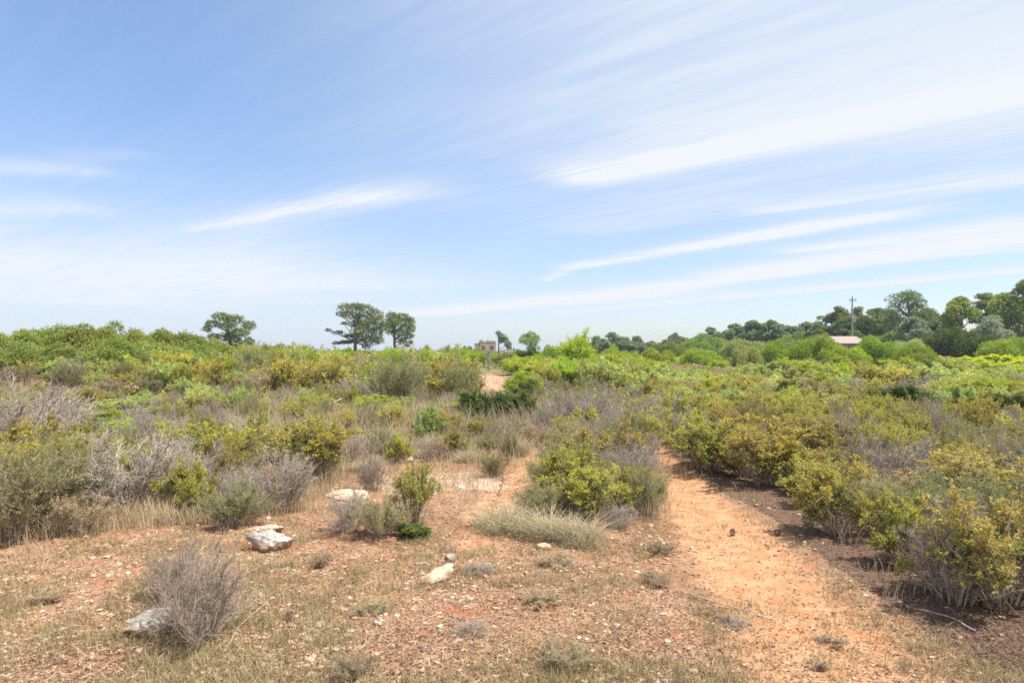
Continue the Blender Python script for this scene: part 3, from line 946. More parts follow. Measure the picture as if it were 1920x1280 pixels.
LOOK = {'leafy': 'olive-leaved shrub', 'rusty': 'orange-tipped olive shrub', 'fine': 'wiry grey-green shrub', 'pale': 'pale green shrub', 'dark': 'dark glossy evergreen shrub',
        'bright': 'bright green shrub', 'heath': 'brownish heath shrub', 'dead': 'leafless grey shrub', 'deadbrown': 'dead brown shrub', 'tussock': 'straw-coloured tussock'}


CAND = []
_pl = np.zeros((20000, 3))


def scatter_zone(poly, words, gap, wr, hr, mix, seed):
    rng = np.random.RandomState(seed)
    P = [flat(px, py) for px, py in poly]
    x0, x1 = min(p[0] for p in P), max(p[0] for p in P)
    y0, y1 = min(p[1] for p in P), max(p[1] for p in P)
    n = int((x1 - x0) * (y1 - y0) / gap ** 2 * 14)
    X, Y = x0 + rng.rand(n) * (x1 - x0), y0 + rng.rand(n) * (y1 - y0)
    px, py = to_px(X, Y)
    Wd = wr[0] + rng.rand(n) * (wr[1] - wr[0])
    px, py = px + 60 * vnoise(X, Y, 0.3), py + (py - HORIZON) * (0.36 * vnoise(X + 40, Y, 0.4) if py.min() > 0 and poly[0][1] < 840 else 0)
    ok = (np.abs(X) < 0.84 * Y + 0.5) & in_poly(px, py, poly)
    X, Y, Wd = X[ok], Y[ok], Wd[ok]
    ok = (path_main(X, Y) < 0.05) & (path_trail(X, Y) < 0.05) & (path_main(X - 0.3 * Wd, Y) < 0.4)
    X, Y, Wd = X[ok], Y[ok], Wd[ok]
    ks = rng.choice(list(mix), len(X), p=np.array(list(mix.values())) / sum(mix.values()))
    Hh = hr[0] + rng.rand(len(X)) * (hr[1] - hr[0])
    Hh = Hh * (0.85 + 0.5 * (vnoise(X, Y, 0.22) + 0.5)) * np.where((ks == 'heath') | (ks == 'tussock'), 0.8, 1.0)
    m = len(PLACED)
    _pl[:m] = PLACED
    for x, y, w, h, k in zip(X, Y, Wd, Hh, ks):
        q = _pl[:m]
        if np.any((x - q[:, 0]) ** 2 + (y - q[:, 1]) ** 2 < (np.maximum(q[:, 2] * 0.62, gap * 0.55) + w * 0.18) ** 2):
            continue
        PLACED.append((x, y, w * 0.5))
        _pl[m] = PLACED[-1]
        m += 1
        CAND.append((w * h / y ** 2, str(k), float(x), float(y), float(w), float(h), words))


MARKS = [(288, 1180, 'the pitted grey-white rock'), (512, 1024, 'the split limestone rock'), (650, 933, 'the long pale slab'), (860, 895, 'the gravel patch'),
         (1015, 1005, 'the row of straw tussocks'), (930, 806, 'the glossy dark bush pair'), (1575, 1002, 'the round lone bush'), (1845, 1125, 'the largest twiggy shrub'),
         (245, 965, 'the leaning crooked grey shrub'), (600, 830, 'the long bleached branch'), (740, 772, 'the broom-like green shrub'), (1240, 858, 'the bend of the red path'),
         (1690, 1055, 'the small yellow-topped shrub'), (70, 880, 'the small orange-tipped green shrub'), (1125, 975, 'the clump between the trails'), (1690, 785, 'the wide dark heath bush'),
         (1430, 905, 'the dark bed of dead leaves'), (255, 735, 'the vivid green low bush'), (1545, 752, 'the dark green round bush'), (210, 795, 'the pale green spreading shrub')]


def where(x, y):
    best = None
    px, py = to_px(x, y)
    for mx_, my_, words in MARKS:
        X, Y = flat(mx_, my_)
        d = math.hypot(X - x, (Y - y))
        if best is None or d < best[0]:
            best = (d, x - X, y - Y, words)
    d, dx, dy, words = best
    rel = ('behind' if dy > 0 else 'in front of') if abs(dy) > abs(dx) * 1.4 else ('right of' if dx > 0 else 'left of')
    if abs(dy) <= abs(dx) * 1.4 and abs(dy) > 0.5 * abs(dx):
        rel = ('behind and ' if dy > 0 else 'in front and ') + rel
    return ('close ' if d < 1.2 else 'well ' if d > 3 else '') + rel + ' ' + words


for i, zn in enumerate(ZONES):
    scatter_zone(*zn, 50 + i)
MASS, SEEN = {}, {}
_n = {}
CAND.sort(reverse=True)
for area, k, x, y, w, h, words in CAND:
    _n[NAME[k]] = _n.get(NAME[k], 0) + 1
    if _n[NAME[k]] > 250:
        MASS.setdefault(k, []).append((x, y, float(terrain(x, y)), w, h))
        continue
    lab = LOOK[k] + ' ' + words
    if y < 21:
        size = 'tall ' if h > 0.95 else 'low ' if h < 0.5 else 'broad ' if w > 1.0 else 'small ' if w < 0.6 else ''
        lab2 = size + LOOK[k] + ' ' + where(x, y)
        gk = LOOK[k] + words
        if SEEN.setdefault(lab2, gk) == gk:
            lab = lab2
    put_shrub(k, x, y, float(terrain(x, y)), w, h, lab, 'tussock' if k == 'tussock' else 'shrub', LOOK[k] + 's ' + words, far=y > 26)


# ------------------------------------------------------------------ crowns made of leaf clumps: big bushes and trees
def crown_geo(rng, clumps, n, L, Wd, up=0.25, shell=0.55):
    cl = np.asarray(clumps, float)
    rad = cl[:, 3:6] if cl.shape[1] >= 6 else np.repeat(cl[:, 3:4], 3, 1) * [1, 1, 0.8]
    area = rad[:, 0] * rad[:, 1] + rad[:, 0] * rad[:, 2]
    pick = rng.choice(len(cl), n, p=area / area.sum())
    d = unit(rng.normal(size=(n, 3)) + np.array([0, 0, up]))
    f = shell + (1.08 - shell) * rng.rand(n) ** 0.7
    # bumpy clump surface
    f *= 1 + 0.16 * np.sin(d[:, 0] * 7 + pick) * np.sin(d[:, 1] * 6 + pick * 2) + 0.10 * rng.normal(size=n) * 0.6
    c = cl[pick, :3] + d * rad[pick] * f[:, None]
    nr = unit(d * 0.7 + rng.normal(size=d.shape) * 0.6)
    ax = unit(np.cross(nr, rng.normal(size=d.shape)) + d * 0.5)
    sz = 0.6 + 0.8 * rng.rand(n)
    v, q = leaves(c - ax * L * 0.5, ax, nr, L * sz, Wd * sz)
    tint = np.clip(rng.rand(n) * 0.7 + 0.3 * rng.rand(len(cl))[pick], 0, 1)
    tip = np.clip((f - 0.85) * 3, 0, 1) * np.clip(d[:, 2] + 0.4, 0, 1) * (0.2 + 0.8 * rng.rand(n)) * 0.7
    return v, q, tint, tip


def limbs_geo(rng, top, base_r, targets, fork=(0.35, 0.95), trunk=None, thin=0.38):
    """Trunk from the origin to `top` and limbs to the clump centres."""
    K = 9
    if trunk is None:
        t = np.linspace(0, 1, K)[:, None]
        trunk = np.array([0, 0, -0.2]) * (1 - t) + np.asarray(top, float) * t
        trunk[1:-1] += rng.normal(size=(K - 2, 3)) * np.array([0.02, 0.02, 0]) * top[2]
    tr = base_r * (1 - 0.72 * np.linspace(0, 1, len(trunk)))
    vs, qs = tubes(trunk[None], tr[None], 8)
    V_, Q_ = [vs], [qs]
    off = len(vs)
    T = np.asarray(targets, float)
    if len(T):
        zrel = np.clip(T[:, 2] / top[2] - 0.18 - 0.15 * rng.rand(len(T)), fork[0], fork[1])
        b, _ = sample(np.repeat(trunk[None], len(T), 0), zrel)
        mid = (b + T) / 2 + np.array([0, 0, -0.04]) * top[2] + rng.normal(size=T.shape) * 0.025 * top[2]
        P = bezier(b, mid, T, 7)
        r = base_r * thin * np.linspace(1, 0.25, 7)[None] * (0.7 + 0.6 * rng.rand(len(T), 1))
        v, q = tubes(P, r, 5)
        V_.append(v)
        Q_.append(q + off)
    return np.concatenate(V_), np.concatenate(Q_)


# dense large evergreen bushes on the low rise
BIG = []
for var in range(4):
    rng = np.random.RandomState(300 + var)
    cl = []
    for i in range(34):
        a, r = rng.rand() * 6.283, math.sqrt(rng.rand())
        rr = 0.20 + 0.14 * rng.rand()
        cl.append((math.cos(a) * r * 0.95, math.sin(a) * r * 0.95, 0.10 + (0.72 * math.sqrt(1 - r * r * 0.85)) * (0.55 + 0.45 * rng.rand()), rr))
    v, q, ti, tp = crown_geo(rng, cl, 21000, 0.052, 0.027, 0.5, 0.6)
    fo = make_mesh('bush_foliage', v, [q], [M['mastic']], None, dict(tint=ti, tip=tp))
    tv, tq = limbs_geo(rng, (0.02, 0.03, 0.5), 0.05, [c[:3] for c in cl[:14]], (0.1, 0.8))
    BIG.append((fo, make_mesh('bush_stems', tv, [tq], [M['browntwig']])))


def put_big(px, dist, top, wpx, label, group=None, mat=None):
    x = (px - 960) / F * dist
    z = float(terrain(x, dist))
    h = EYE + (HORIZON - top) / F * dist - z
    w = wpx / F * dist / 2
    var = NV['big'] = NV.get('big', -1) + 1
    fo, st = BIG[var % 4]
    o = link('evergreen_bush', None, None, (x, dist, z - 0.05), (0, 0, rnd.random() * 6.28), (w * 0.92, w * 0.92, h / 0.98))
    f = link('foliage', fo, o)
    link('stems', st, o)
    if mat:
        f.material_slots[0].link = 'OBJECT'
        f.material_slots[0].material = M[mat]
    tag(o, label, 'bush', group)
    PLACED.append((x, dist, w))
    return o


G_BIG = 'big evergreen bushes merging on the low rise'
for px, d, top, w in [(-140, 33, 628, 170), (-60, 36, 622, 150), (20, 34, 618, 150), (95, 38, 609, 140), (165, 36, 606, 140), (215, 40, 608, 120), (285, 37, 615, 130),
                      (345, 38, 622, 120), (395, 41, 632, 100), (40, 29, 645, 130), (130, 30, 640, 120), (215, 30, 632, 110), (290, 32, 638, 110), (360, 33, 642, 100), (440, 40, 646, 90),
                      (-40, 28, 650, 120)]:
    put_big(px, d, top, w, 'big rounded evergreen bush merging with its like on the low rise', G_BIG)


# ------------------------------------------------------------------ trees
def tree_obj(name, px, dist, top, trunk_geo, crown, tm, cm, label, cat='tree', group=None, extra=()):
    x = (px - 960) / F * dist
    z = float(terrain(x, dist))
    o = link(name, None, None, (x, dist, z))
    v, q = trunk_geo
    link('trunk', make_mesh('tree_trunk', v, [q], [M[tm]], smooth=True), o)
    v, q, ti, tp = crown
    link('crown', make_mesh('tree_crown', v, [q], [M[cm]], None, dict(tint=ti, tip=tp)), o)
    tag(o, label, cat, group)
    PLACED.append((x, dist, 0.6))
    return o


def drawn_tree(name, px, dist, clumps_px, trunk_px, base_r, n, leaf, label, cm='needle', seed=1, depth=1.0):
    """A tree whose clumps (photo pixel x, y, radius x, radius y) are set out round its own trunk with real depth."""
    rng = np.random.RandomState(seed)
    k = dist / F
    x0 = (px - 960) / F * dist
    z0 = float(terrain(x0, dist))
    cl = []
    for cx, cy, rx, ry in clumps_px:
        X, Z = (cx - px) * k, EYE - z0 + (HORIZON - cy) * k
        D = rng.uniform(-1, 1) * depth
        q = 1.0
        cl.append((X, D, Z, rx * k * q, (rx + ry) * 0.5 * k, ry * k * q))
    tr = np.array([[(a - px) * k, 0, EYE - z0 + (HORIZON - b) * k] for a, b in trunk_px])
    tr[0, 2] = -0.2
    cg = crown_geo(rng, cl, n, leaf, leaf * 0.30, 0.2, 0.45)
    tg = limbs_geo(rng, (tr[-1][0], 0, tr[-1][2]), base_r, [c[:3] for c in cl], (0.3, 0.97), tr)
    return tree_obj(name, px, dist, 0, tg, cg, 'pinebark', cm, label)


drawn_tree('pine_tree', 432, 75, [(425, 595, 17, 8), (445, 600, 18, 9), (462, 610, 13, 9), (410, 608, 14, 7), (395, 617, 9, 7), (436, 612, 17, 8), (455, 624, 18, 9), (425, 628, 16, 7),
                                  (440, 637, 18, 7), (465, 640, 11, 8), (412, 632, 12, 6), (450, 648, 18, 8)],
           [(432, 660), (431, 640), (428, 622), (427, 602)], 0.20, 5600, 0.27, 'umbrella-crowned pine showing sky through its branches beside the big bushes', seed=21, depth=1.6)
drawn_tree('pine_tree', 668, 80, [(650, 578, 14, 9), (668, 575, 18, 7), (685, 580, 17, 9), (700, 590, 16, 11), (712, 604, 13, 12), (722, 612, 9, 10), (660, 592, 17, 9), (680, 598, 20, 11), (695, 612, 18, 12),
                                  (665, 608, 16, 9), (682, 622, 18, 11), (705, 624, 15, 11), (690, 638, 18, 10), (672, 632, 11, 8), (712, 638, 11, 7), (645, 590, 9, 6), (643, 606, 7, 4),
                                  (652, 629, 15, 4), (632, 623, 13, 3.5), (618, 619, 7, 3), (645, 641, 15, 3.5), (628, 643, 9, 3), (688, 650, 8, 5)],
           [(666, 664), (666, 645), (665, 625), (672, 600), (675, 580)], 0.24, 8600, 0.27, 'tallest pine of the pair, with bare side limbs reaching out over the scrub', seed=22, depth=1.5)
drawn_tree('pine_tree', 741, 82, [(735, 592, 12, 7), (752, 594, 14, 8), (765, 602, 12, 9), (772, 614, 8, 10), (742, 606, 14, 8), (758, 616, 14, 9), (733, 618, 9, 10), (746, 624, 12, 8),
                                  (765, 630, 11, 6), (756, 640, 9, 8), (772, 642, 6, 4), (762, 648, 5, 4), (728, 604, 8, 9)],
           [(740, 672), (740, 650), (739, 625), (743, 600)], 0.22, 4800, 0.27, 'smaller pine of the pair with a straight bare dark trunk', seed=23, depth=1.1)
drawn_tree('pine_tree', 936, 150, [(934, 624, 5, 4), (940, 630, 8, 5), (947, 637, 7, 6), (952, 645, 7, 6), (955, 652, 5, 4), (940, 638, 6, 4)],
           [(935, 664), (935, 645), (935, 626)], 0.22, 1900, 0.42, 'small far pine with lopsided crown and bare trunk beside the stone house', 'bluepine', seed=24, depth=0.8)
drawn_tree('round_tree', 993, 130, [(985, 632, 9, 7), (996, 628, 10, 7), (1005, 635, 9, 7), (990, 641, 11, 7), (978, 638, 6, 6), (1000, 645, 9, 6), (995, 653, 8, 5)],
           [(995, 664), (995, 652), (994, 635)], 0.2, 2400, 0.36, 'round-crowned green tree standing alone next to the lopsided pine', 'broad', seed=25, depth=1.2)


def random_tree(name, px, dist, top, wpx, kind, label, group=None, seed=0, base=0.35):
    rng = np.random.RandomState(700 + seed)
    x = (px - 960) / F * dist
    z = float(terrain(x, dist))
    H = EYE + (HORIZON - top) / F * dist - z
    W_ = wpx / F * dist / 2
    cl = []
    n = 64
    for i in range(n):
        a = rng.rand() * 6.283
        h = rng.rand()
        if kind == 'pine':
            prof = (0.35 + 0.65 * math.sin(math.pi * min(1, 0.25 + 0.72 * h))) * (0.75 + 0.35 * rng.rand())
        else:
            prof = math.sqrt(max(0.05, 1 - (2 * h - 0.85) ** 2 * 0.8)) * (0.8 + 0.3 * rng.rand())
        r = math.sqrt(rng.rand()) * prof * W_ * 0.82
        rx = W_ * (0.15 + 0.17 * rng.rand())
        rz = rx * (0.6 if kind in ('pine', 'blue') else 0.8)
        h = h if kind == 'pine' else h ** 0.9
        zc = H * (base + (1 - base) * h) - rz
        cl.append((math.cos(a) * r, math.sin(a) * r, zc, rx, rx, rz))
    leaf = max(0.17, dist * 0.0031)
    cg = crown_geo(rng, cl, 10500 if wpx > 55 else 5200, leaf, leaf * (0.32 if kind == 'pine' else 0.5), 0.35, 0.72)
    tg = limbs_geo(rng, (rng.normal() * 0.2, rng.normal() * 0.2, H * 0.9), 0.03 * H + 0.03, [c[:3] for c in cl[:16]], (0.25, 0.95))
    cm = {'pine': 'needle', 'blue': 'bluepine', 'round': 'broad', 'silver': 'silver', 'dark': 'dark'}
    return tree_obj(name, px, dist, 0, tg, cg, 'pinebark', cm[kind], label, 'tree', group)


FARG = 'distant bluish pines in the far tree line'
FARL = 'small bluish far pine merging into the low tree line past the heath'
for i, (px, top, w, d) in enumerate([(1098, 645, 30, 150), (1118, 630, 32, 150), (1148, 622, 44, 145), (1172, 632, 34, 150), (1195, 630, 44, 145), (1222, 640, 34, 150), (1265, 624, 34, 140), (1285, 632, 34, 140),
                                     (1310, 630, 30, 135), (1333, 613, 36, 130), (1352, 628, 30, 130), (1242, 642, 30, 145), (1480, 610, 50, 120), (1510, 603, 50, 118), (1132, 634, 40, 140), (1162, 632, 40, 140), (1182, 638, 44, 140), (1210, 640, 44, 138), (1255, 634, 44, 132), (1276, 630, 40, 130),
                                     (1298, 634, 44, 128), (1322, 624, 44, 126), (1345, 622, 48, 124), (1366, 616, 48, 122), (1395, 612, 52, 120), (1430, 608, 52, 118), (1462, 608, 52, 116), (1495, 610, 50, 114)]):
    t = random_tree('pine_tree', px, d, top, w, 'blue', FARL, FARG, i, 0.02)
MIDG = 'grey-green pines crowding the middle of the tree line'
for i, (px, top, w, d) in enumerate([(1378, 606, 56, 118), (1412, 600, 60, 115), (1445, 599, 56, 112), (1545, 590, 50, 105), (1570, 572, 56, 104), (1605, 575, 52, 106), (1640, 574, 60, 102), (1668, 582, 50, 104)]):
    random_tree('pine_tree', px, d, top, w, 'pine' if i > 2 else 'blue', 'grey-green pine crowding the tree line between the house roof and the low far pines', MIDG, 40 + i, 0.12)
for i, (px, top, w, d) in enumerate([(1530, 606, 60, 100), (1590, 592, 64, 100), (1625, 590, 64, 99), (1660, 596, 60, 98), (1740, 578, 66, 97), (1765, 588, 60, 95)]):
    random_tree('pine_tree', px, d, top, w, 'pine', 'grey-green pine crowding the tree line between the house roof and the low far pines', MIDG, 80 + i, 0.05)
random_tree('pine_tree', 1702, 88, 541, 104, 'pine', 'tall broad dark pine rising highest beside the utility pole', seed=60, base=0.3)
random_tree('olive_tree', 1712, 80, 592, 66, 'silver', 'pale silvery tree in front of the tall broad pine', seed=61, base=0.15)
random_tree('round_tree', 1800, 88, 556, 80, 'round', 'light green round tree between the tall broad pine and the sunlit pines', seed=62, base=0.25)
random_tree('pine_tree', 1848, 92, 549, 62, 'pine', 'slender dark-topped pine behind the light green round tree', seed=63, base=0.3)
random_tree('pine_tree', 1885, 84, 546, 90, 'round', 'sunlit yellow-green pine with open crown beside the tallest edge pine', seed=64, base=0.3)
random_tree('pine_tree', 1925, 80, 522, 80, 'pine', 'tall pine cut by the frame at the end of the tree line', seed=65, base=0.3)
random_tree('pine_tree', 2010, 82, 530, 110, 'pine', 'broad pine mostly outside the frame past the tall cut one', seed=66, base=0.3)
random_tree('round_tree', 1862, 76, 590, 84, 'silver', 'low greyish leafy tree in front of the sunlit yellow-green pine', seed=67, base=0.05)
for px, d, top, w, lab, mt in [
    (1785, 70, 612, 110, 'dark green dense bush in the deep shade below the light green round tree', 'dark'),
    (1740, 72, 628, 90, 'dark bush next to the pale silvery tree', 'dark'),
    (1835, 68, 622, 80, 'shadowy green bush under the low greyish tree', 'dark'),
    (1895, 62, 632, 110, 'bright green rounded bush before the tree line at the frame edge', 'bright'),
    (1700, 66, 634, 80, 'green leafy bush below the pale silvery tree', 'pale'),
    (1715, 58, 645, 80, 'low vivid yellow-green bush before the dark bushes', 'bright'),
    (1640, 60, 629, 96, 'yellow-green bush hiding one end of the pale roof', 'bright'),
    (1535, 60, 628, 90, 'yellow-green bush hiding the other end of the pale roof', 'bright'),
    (1590, 55, 645, 80, 'low bright bush right below the pale roof', 'bright'),
    (1460, 62, 640, 80, 'soft green bush where the low pines begin', 'bright'),
    (1395, 60, 645, 70, 'grey-green bush with twiggy top among bright ones', 'pale'),
    (1085, 62, 640, 70, 'green bush with pointed top before the far pines', 'bright'),
    (1040, 66, 645, 60, 'rounded bright bush beside the pointed-top one', 'bright'),
    (1150, 66, 650, 70, 'low bright bush in front of the far pines', 'bright'),
    (1230, 68, 653, 80, 'flat-topped bright bush in front of the far pines', 'bright'),
    (1310, 68, 652, 80, 'bright bush in the green band before the blue pines', 'bright'),
    (906, 88, 656, 70, 'rounded green bush behind the two gateposts', 'bright'),
    (948, 80, 662, 50, 'low green bush right of the pale concrete gatepost', 'mastic'),
    (660, 52, 650, 50, 'golden-olive bush at the base of the tallest pine', 'lime'),
    (520, 70, 644, 60, 'dull green far bush on the skyline between the lone pine and the pair', 'mastic'),
]:
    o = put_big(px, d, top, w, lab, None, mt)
    o.name = 'bush'


for i, px in enumerate(range(1250, 1960, 48)):
    d = 92 + 6 * ((i * 7) % 3)
    o = put_big(px + 9 * ((i * 5) % 3), d, 640 - 14 * max(0.0, (px - 1350) / 600) - 4 * ((i * 3) % 4), 96, 'soft green bush filling the foot of the far tree line', 'soft green bushes along the foot of the tree line', ('mastic', 'broad', 'mastic', 'pale')[i % 4])
    o.name = 'bush'


# ------------------------------------------------------------------ buildings, pole, gate
def box(x0, x1, y0, y1, z0, z1):
    v = np.array([(x, y, z) for z in (z0, z1) for y in (y0, y1) for x in (x0, x1)], float)
    f = np.array([(0, 2, 3, 1), (4, 5, 7, 6), (0, 1, 5, 4), (1, 3, 7, 5), (3, 2, 6, 7), (2, 0, 4, 6)])
    return v, f


def boxes(name, mat, parent, *bs, bevel=0.0):
    vs, fs, n = [], [], 0
    for b in bs:
        v, f = box(*b)
        vs.append(v); fs.append(f + n); n += 8
    o = link(name, make_mesh(name, np.concatenate(vs), [np.concatenate(fs)], [M[mat]]), parent)
    if bevel:
        m = o.modifiers.new('edges', 'BEVEL')
        m.width = bevel
        m.segments = 2
    return o


M['stonewall'] = plain_mat('tan_wall', (0.30, 0.22, 0.155), (0.42, 0.32, 0.24), 1.2)
M['greywall'] = plain_mat('grey_render', (0.27, 0.26, 0.25), (0.36, 0.345, 0.33), 1.5)
M['paleroof'] = plain_mat('pale_roof', (0.26, 0.20, 0.18), (0.33, 0.26, 0.235), 2.0)
M['opening'] = plain_mat('dark_glass', (0.03, 0.03, 0.035), (0.06, 0.06, 0.065), 3, 0.3)
M['wood'] = plain_mat('weathered_wood', (0.22, 0.19, 0.16), (0.33, 0.29, 0.25), 9)
M['concrete'] = plain_mat('concrete', (0.24, 0.235, 0.23), (0.34, 0.33, 0.32), 6)

D = 200.0
hx, hz = (911 - 960) / F * D, 0.0
house = link('stone_house', None, None, (hx, D, float(terrain(hx, D))), (0, 0, R(8)))
tag(house, 'small far tan stone house with flat parapet roof on the horizon', 'house')
boxes('wall', 'stonewall', house, (-1.9, 2.7, -2.2, 2.4, -0.3, 4.3), (-3.1, -1.9, -1.6, 2.0, -0.3, 3.9))
boxes('roof', 'paleroof', house, (-1.98, 2.78, -2.28, 2.48, 4.3, 4.42), (-3.16, -1.98, -1.66, 2.06, 3.9, 4.0))
boxes('parapet', 'stonewall', house, (-1.7, -0.9, -2.1, 1.9, 4.42, 4.95), (0.2, 2.5, -2.1, 1.9, 4.42, 4.75))
for wx in (-1.0, 1.5):
    wd = boxes('window', 'opening', house, (wx - 0.4, wx + 0.4, -2.24, -2.19, 2.2, 3.3))
    boxes('sill', 'paleroof', wd, (wx - 0.5, wx + 0.5, -2.34, -2.243, 2.06, 2.196))
boxes('door', 'wood', house, (0.0, 0.8, -2.25, -2.19, -0.1, 2.0))
boxes('antenna', 'wood', house, (0.55, 0.63, 0.0, 0.08, 4.42, 6.0))

D = 78.0
hx = (1592 - 960) / F * D
z0 = float(terrain(hx, D))
roof_z = EYE + (HORIZON - 638) / F * D - z0
villa = link('low_house', None, None, (hx, D, z0))
tag(villa, 'low house showing only its pale pinkish roof above the bright bushes', 'house')
boxes('wall', 'stonewall', villa, (-1.9, 1.7, 0, 5.5, -0.3, roof_z - 0.28))
rv, rf = [], []
for zo in (0.0, 0.10):
    rv += [(-2.25, -0.5, roof_z - 0.42 + zo), (2.05, -0.5, roof_z - 0.42 + zo), (-2.25, 2.7, roof_z + 0.42 + zo), (2.05, 2.7, roof_z + 0.42 + zo),
           (-2.25, 5.9, roof_z - 0.42 + zo), (2.05, 5.9, roof_z - 0.42 + zo)]
rf = [(0, 2, 3, 1), (2, 4, 5, 3), (6, 7, 9, 8), (8, 9, 11, 10), (0, 1, 7, 6), (4, 10, 11, 5), (0, 6, 8, 2), (2, 8, 10, 4), (1, 3, 9, 7), (3, 5, 11, 9)]
link('roof', make_mesh('roof', rv, [rf], [M['paleroof']]), villa)
gv_ = [(-1.9, 0.0, roof_z - 0.27), (-1.9, 5.5, roof_z - 0.27), (-1.9, 2.7, roof_z + 0.38), (1.7, 0.0, roof_z - 0.27), (1.7, 5.5, roof_z - 0.27), (1.7, 2.7, roof_z + 0.38)]
link('gable', make_mesh('gable', gv_, [[(0, 2, 1), (3, 4, 5)]], [M['stonewall']]), villa)
for wx in (-1.15, 1.0):
    wd = boxes('window', 'opening', villa, (wx - 0.6, wx + 0.6, -0.03, 0.02, 1.0, 2.1))
    boxes('sill', 'concrete', wd, (wx - 0.7, wx + 0.7, -0.12, -0.033, 0.88, 0.996))
boxes('door', 'wood', villa, (-0.5, 0.4, -0.04, 0.02, -0.1, 2.0))

D = 84.0
px_ = (1598 - 960) / F * D
z0 = float(terrain(px_, D))
ph = EYE + (HORIZON - 556) / F * D - z0
pole = link('utility_pole', None, None, (px_, D, z0))
tag(pole, 'grey utility pole with a crossarm rising out of the pines behind the roof', 'pole')
tv, tq = tubes(np.array([[[0, 0, -0.2], [0, 0, ph * 0.5], [0, 0, ph]]], float), np.array([[0.12, 0.10, 0.08]]), 10)
link('post', make_mesh('post', tv, [tq], [M['concrete']], smooth=True), pole)
boxes('crossarm', 'wood', pole, (-0.42, 0.42, -0.20, -0.12, ph - 0.53, ph - 0.44))
for ix in (-0.36, 0.0, 0.36):
    tv, tq = tubes(np.array([[[ix, -0.17, ph - 0.42], [ix, -0.17, ph - 0.34], [ix, -0.17, ph - 0.24]]], float), np.array([[0.05, 0.07, 0.03]]), 8)
    link('insulator', make_mesh('insulator', tv, [tq], [M['greywall']], smooth=True), pole)
boxes('transformer', 'concrete', pole, (-0.22, 0.22, -0.52, -0.17, ph * 0.62, ph * 0.62 + 0.7), bevel=0.03)

for px, dd, hpx, lab in [(893, 70, 19, 'stubby grey gatepost where the sandy clearing ends, shorter and darker'), (917, 70, 23, 'pale concrete gatepost with a flat cap at the head of the clearing')]:
    x = (px - 960) / F * dd
    z0 = float(terrain(x, dd))
    h = EYE + (HORIZON - (681 - hpx)) / F * dd - z0
    g = link('gatepost', None, None, (x, dd, z0))
    tag(g, lab, 'gatepost')
    boxes('post', 'greywall', g, (-0.15, 0.15, -0.15, 0.15, -0.3, h - 0.1), bevel=0.02)
    boxes('cap', 'concrete', g, (-0.19, 0.19, -0.19, 0.19, h - 0.1, h), bevel=0.02)


# ------------------------------------------------------------------ rocks, sticks
def ico(sub):
    import bmesh
    bm = bmesh.new()
    bmesh.ops.create_icosphere(bm, subdivisions=sub, radius=1.0)
    v = np.array([p.co[:] for p in bm.verts])
    f = np.array([[p.index for p in fc.verts] for fc in bm.faces])
    bm.free()
    return v, f


IV, IF = ico(4)


def rock(name, px, py, wpx, hpx, dpt, mat, label, seed, rz=0.0, angular=0.5, sink=0.25, cat='rock'):
    rng = np.random.RandomState(seed)
    x, y, z = ground_at(px, py)
    v = IV.copy()
    # cut by random planes for flat broken faces, then roughen
    for _ in range(14):
        n = unit(rng.normal(size=3))
        d = 0.55 + 0.35 * rng.rand()
        s = v @ n - d
        v = v - np.outer(np.maximum(s, 0) * angular * 1.6, n) if angular < 0.62 else v - np.outer(np.maximum(s, 0), n)
    v += unit(v) * (0.06 * np.sin(v[:, :1] * 6 + v[:, 1:2] * 5 + seed) + 0.05 * np.sin(v[:, 1:2] * 8 - v[:, :1] * 6 + v[:, 2:3] * 4 + seed * 2) + 0.025 * np.sin(v[:, :1] * 17 + v[:, 2:3] * 9 + v[:, 1:2] * 12) + 0.016 * rng.normal(size=(len(v), 1)))
    w, h = wpx / F * y, hpx / F * y
    v = v * np.array([w / 2, dpt / 2, h * 0.62])
    o = link(name, make_mesh(name, v, [IF], [M[mat]], smooth=False), None, (x, y, z + h * (0.62 - sink * 1.24)), (0, 0, rz))
    tag(o, label, cat)
    PLACED.append((x, y, w * 0.5))
    return o


rock('limestone_rock', 512, 1026, 96, 38, 0.36, 'limestone', 'pale split limestone rock with one dark shaded end on the red ground', 1, 0.2, 0.7)
rock('limestone_rock', 490, 1000, 80, 18, 0.25, 'creamstone', 'flat cream slab lying just behind the pale split limestone rock', 2, 0.1, 0.7)
rock('limestone_rock', 288, 1184, 120, 52, 0.42, 'limestone', 'pitted grey-white rock half hidden by the dead grey-brown shrub', 3, -0.1, 0.7)
rock('flat_stone', 824, 1078, 56, 13, 0.62, 'creamstone', 'bright cream flat stone set in the stony ground alone', 4, -0.35, 0.7, 0.22, 'stone')
rock('flat_stone', 755, 865, 46, 14, 0.4, 'creamstone', 'small whitish stone in dry grass behind the gravel patch', 5, 0.0, 0.6, 0.3, 'stone')
rock('flat_stone', 650, 933, 110, 20, 0.5, 'creamstone', 'long pale slab sunk in the ground above the grey domed shrub', 6, 0.2, 0.6, 0.4, 'slab')
rock('flat_stone', 1020, 1030, 38, 13, 0.10, 'tanstone', 'thin tan stone lying below the row of straw tussocks', 7, -0.1, 0.7, 0.2, 'stone')
rock('dark_stone', 1373, 1004, 13, 12, 0.06, 'darkstone', 'dark clod on the red path, pointed top', 8, 0.3, 0.5, 0.1, 'clod')
rock('dark_stone', 1457, 1002, 15, 9, 0.07, 'darkstone', 'dark squat clod near the shaded edge of the red path', 9, 0.9, 0.5, 0.1, 'clod')
rock('dark_stone', 543, 1166, 17, 20, 0.07, 'darkstone', 'dark upright clod in the litter below the split limestone rock', 10, 0.3, 0.5, 0.1, 'clod')
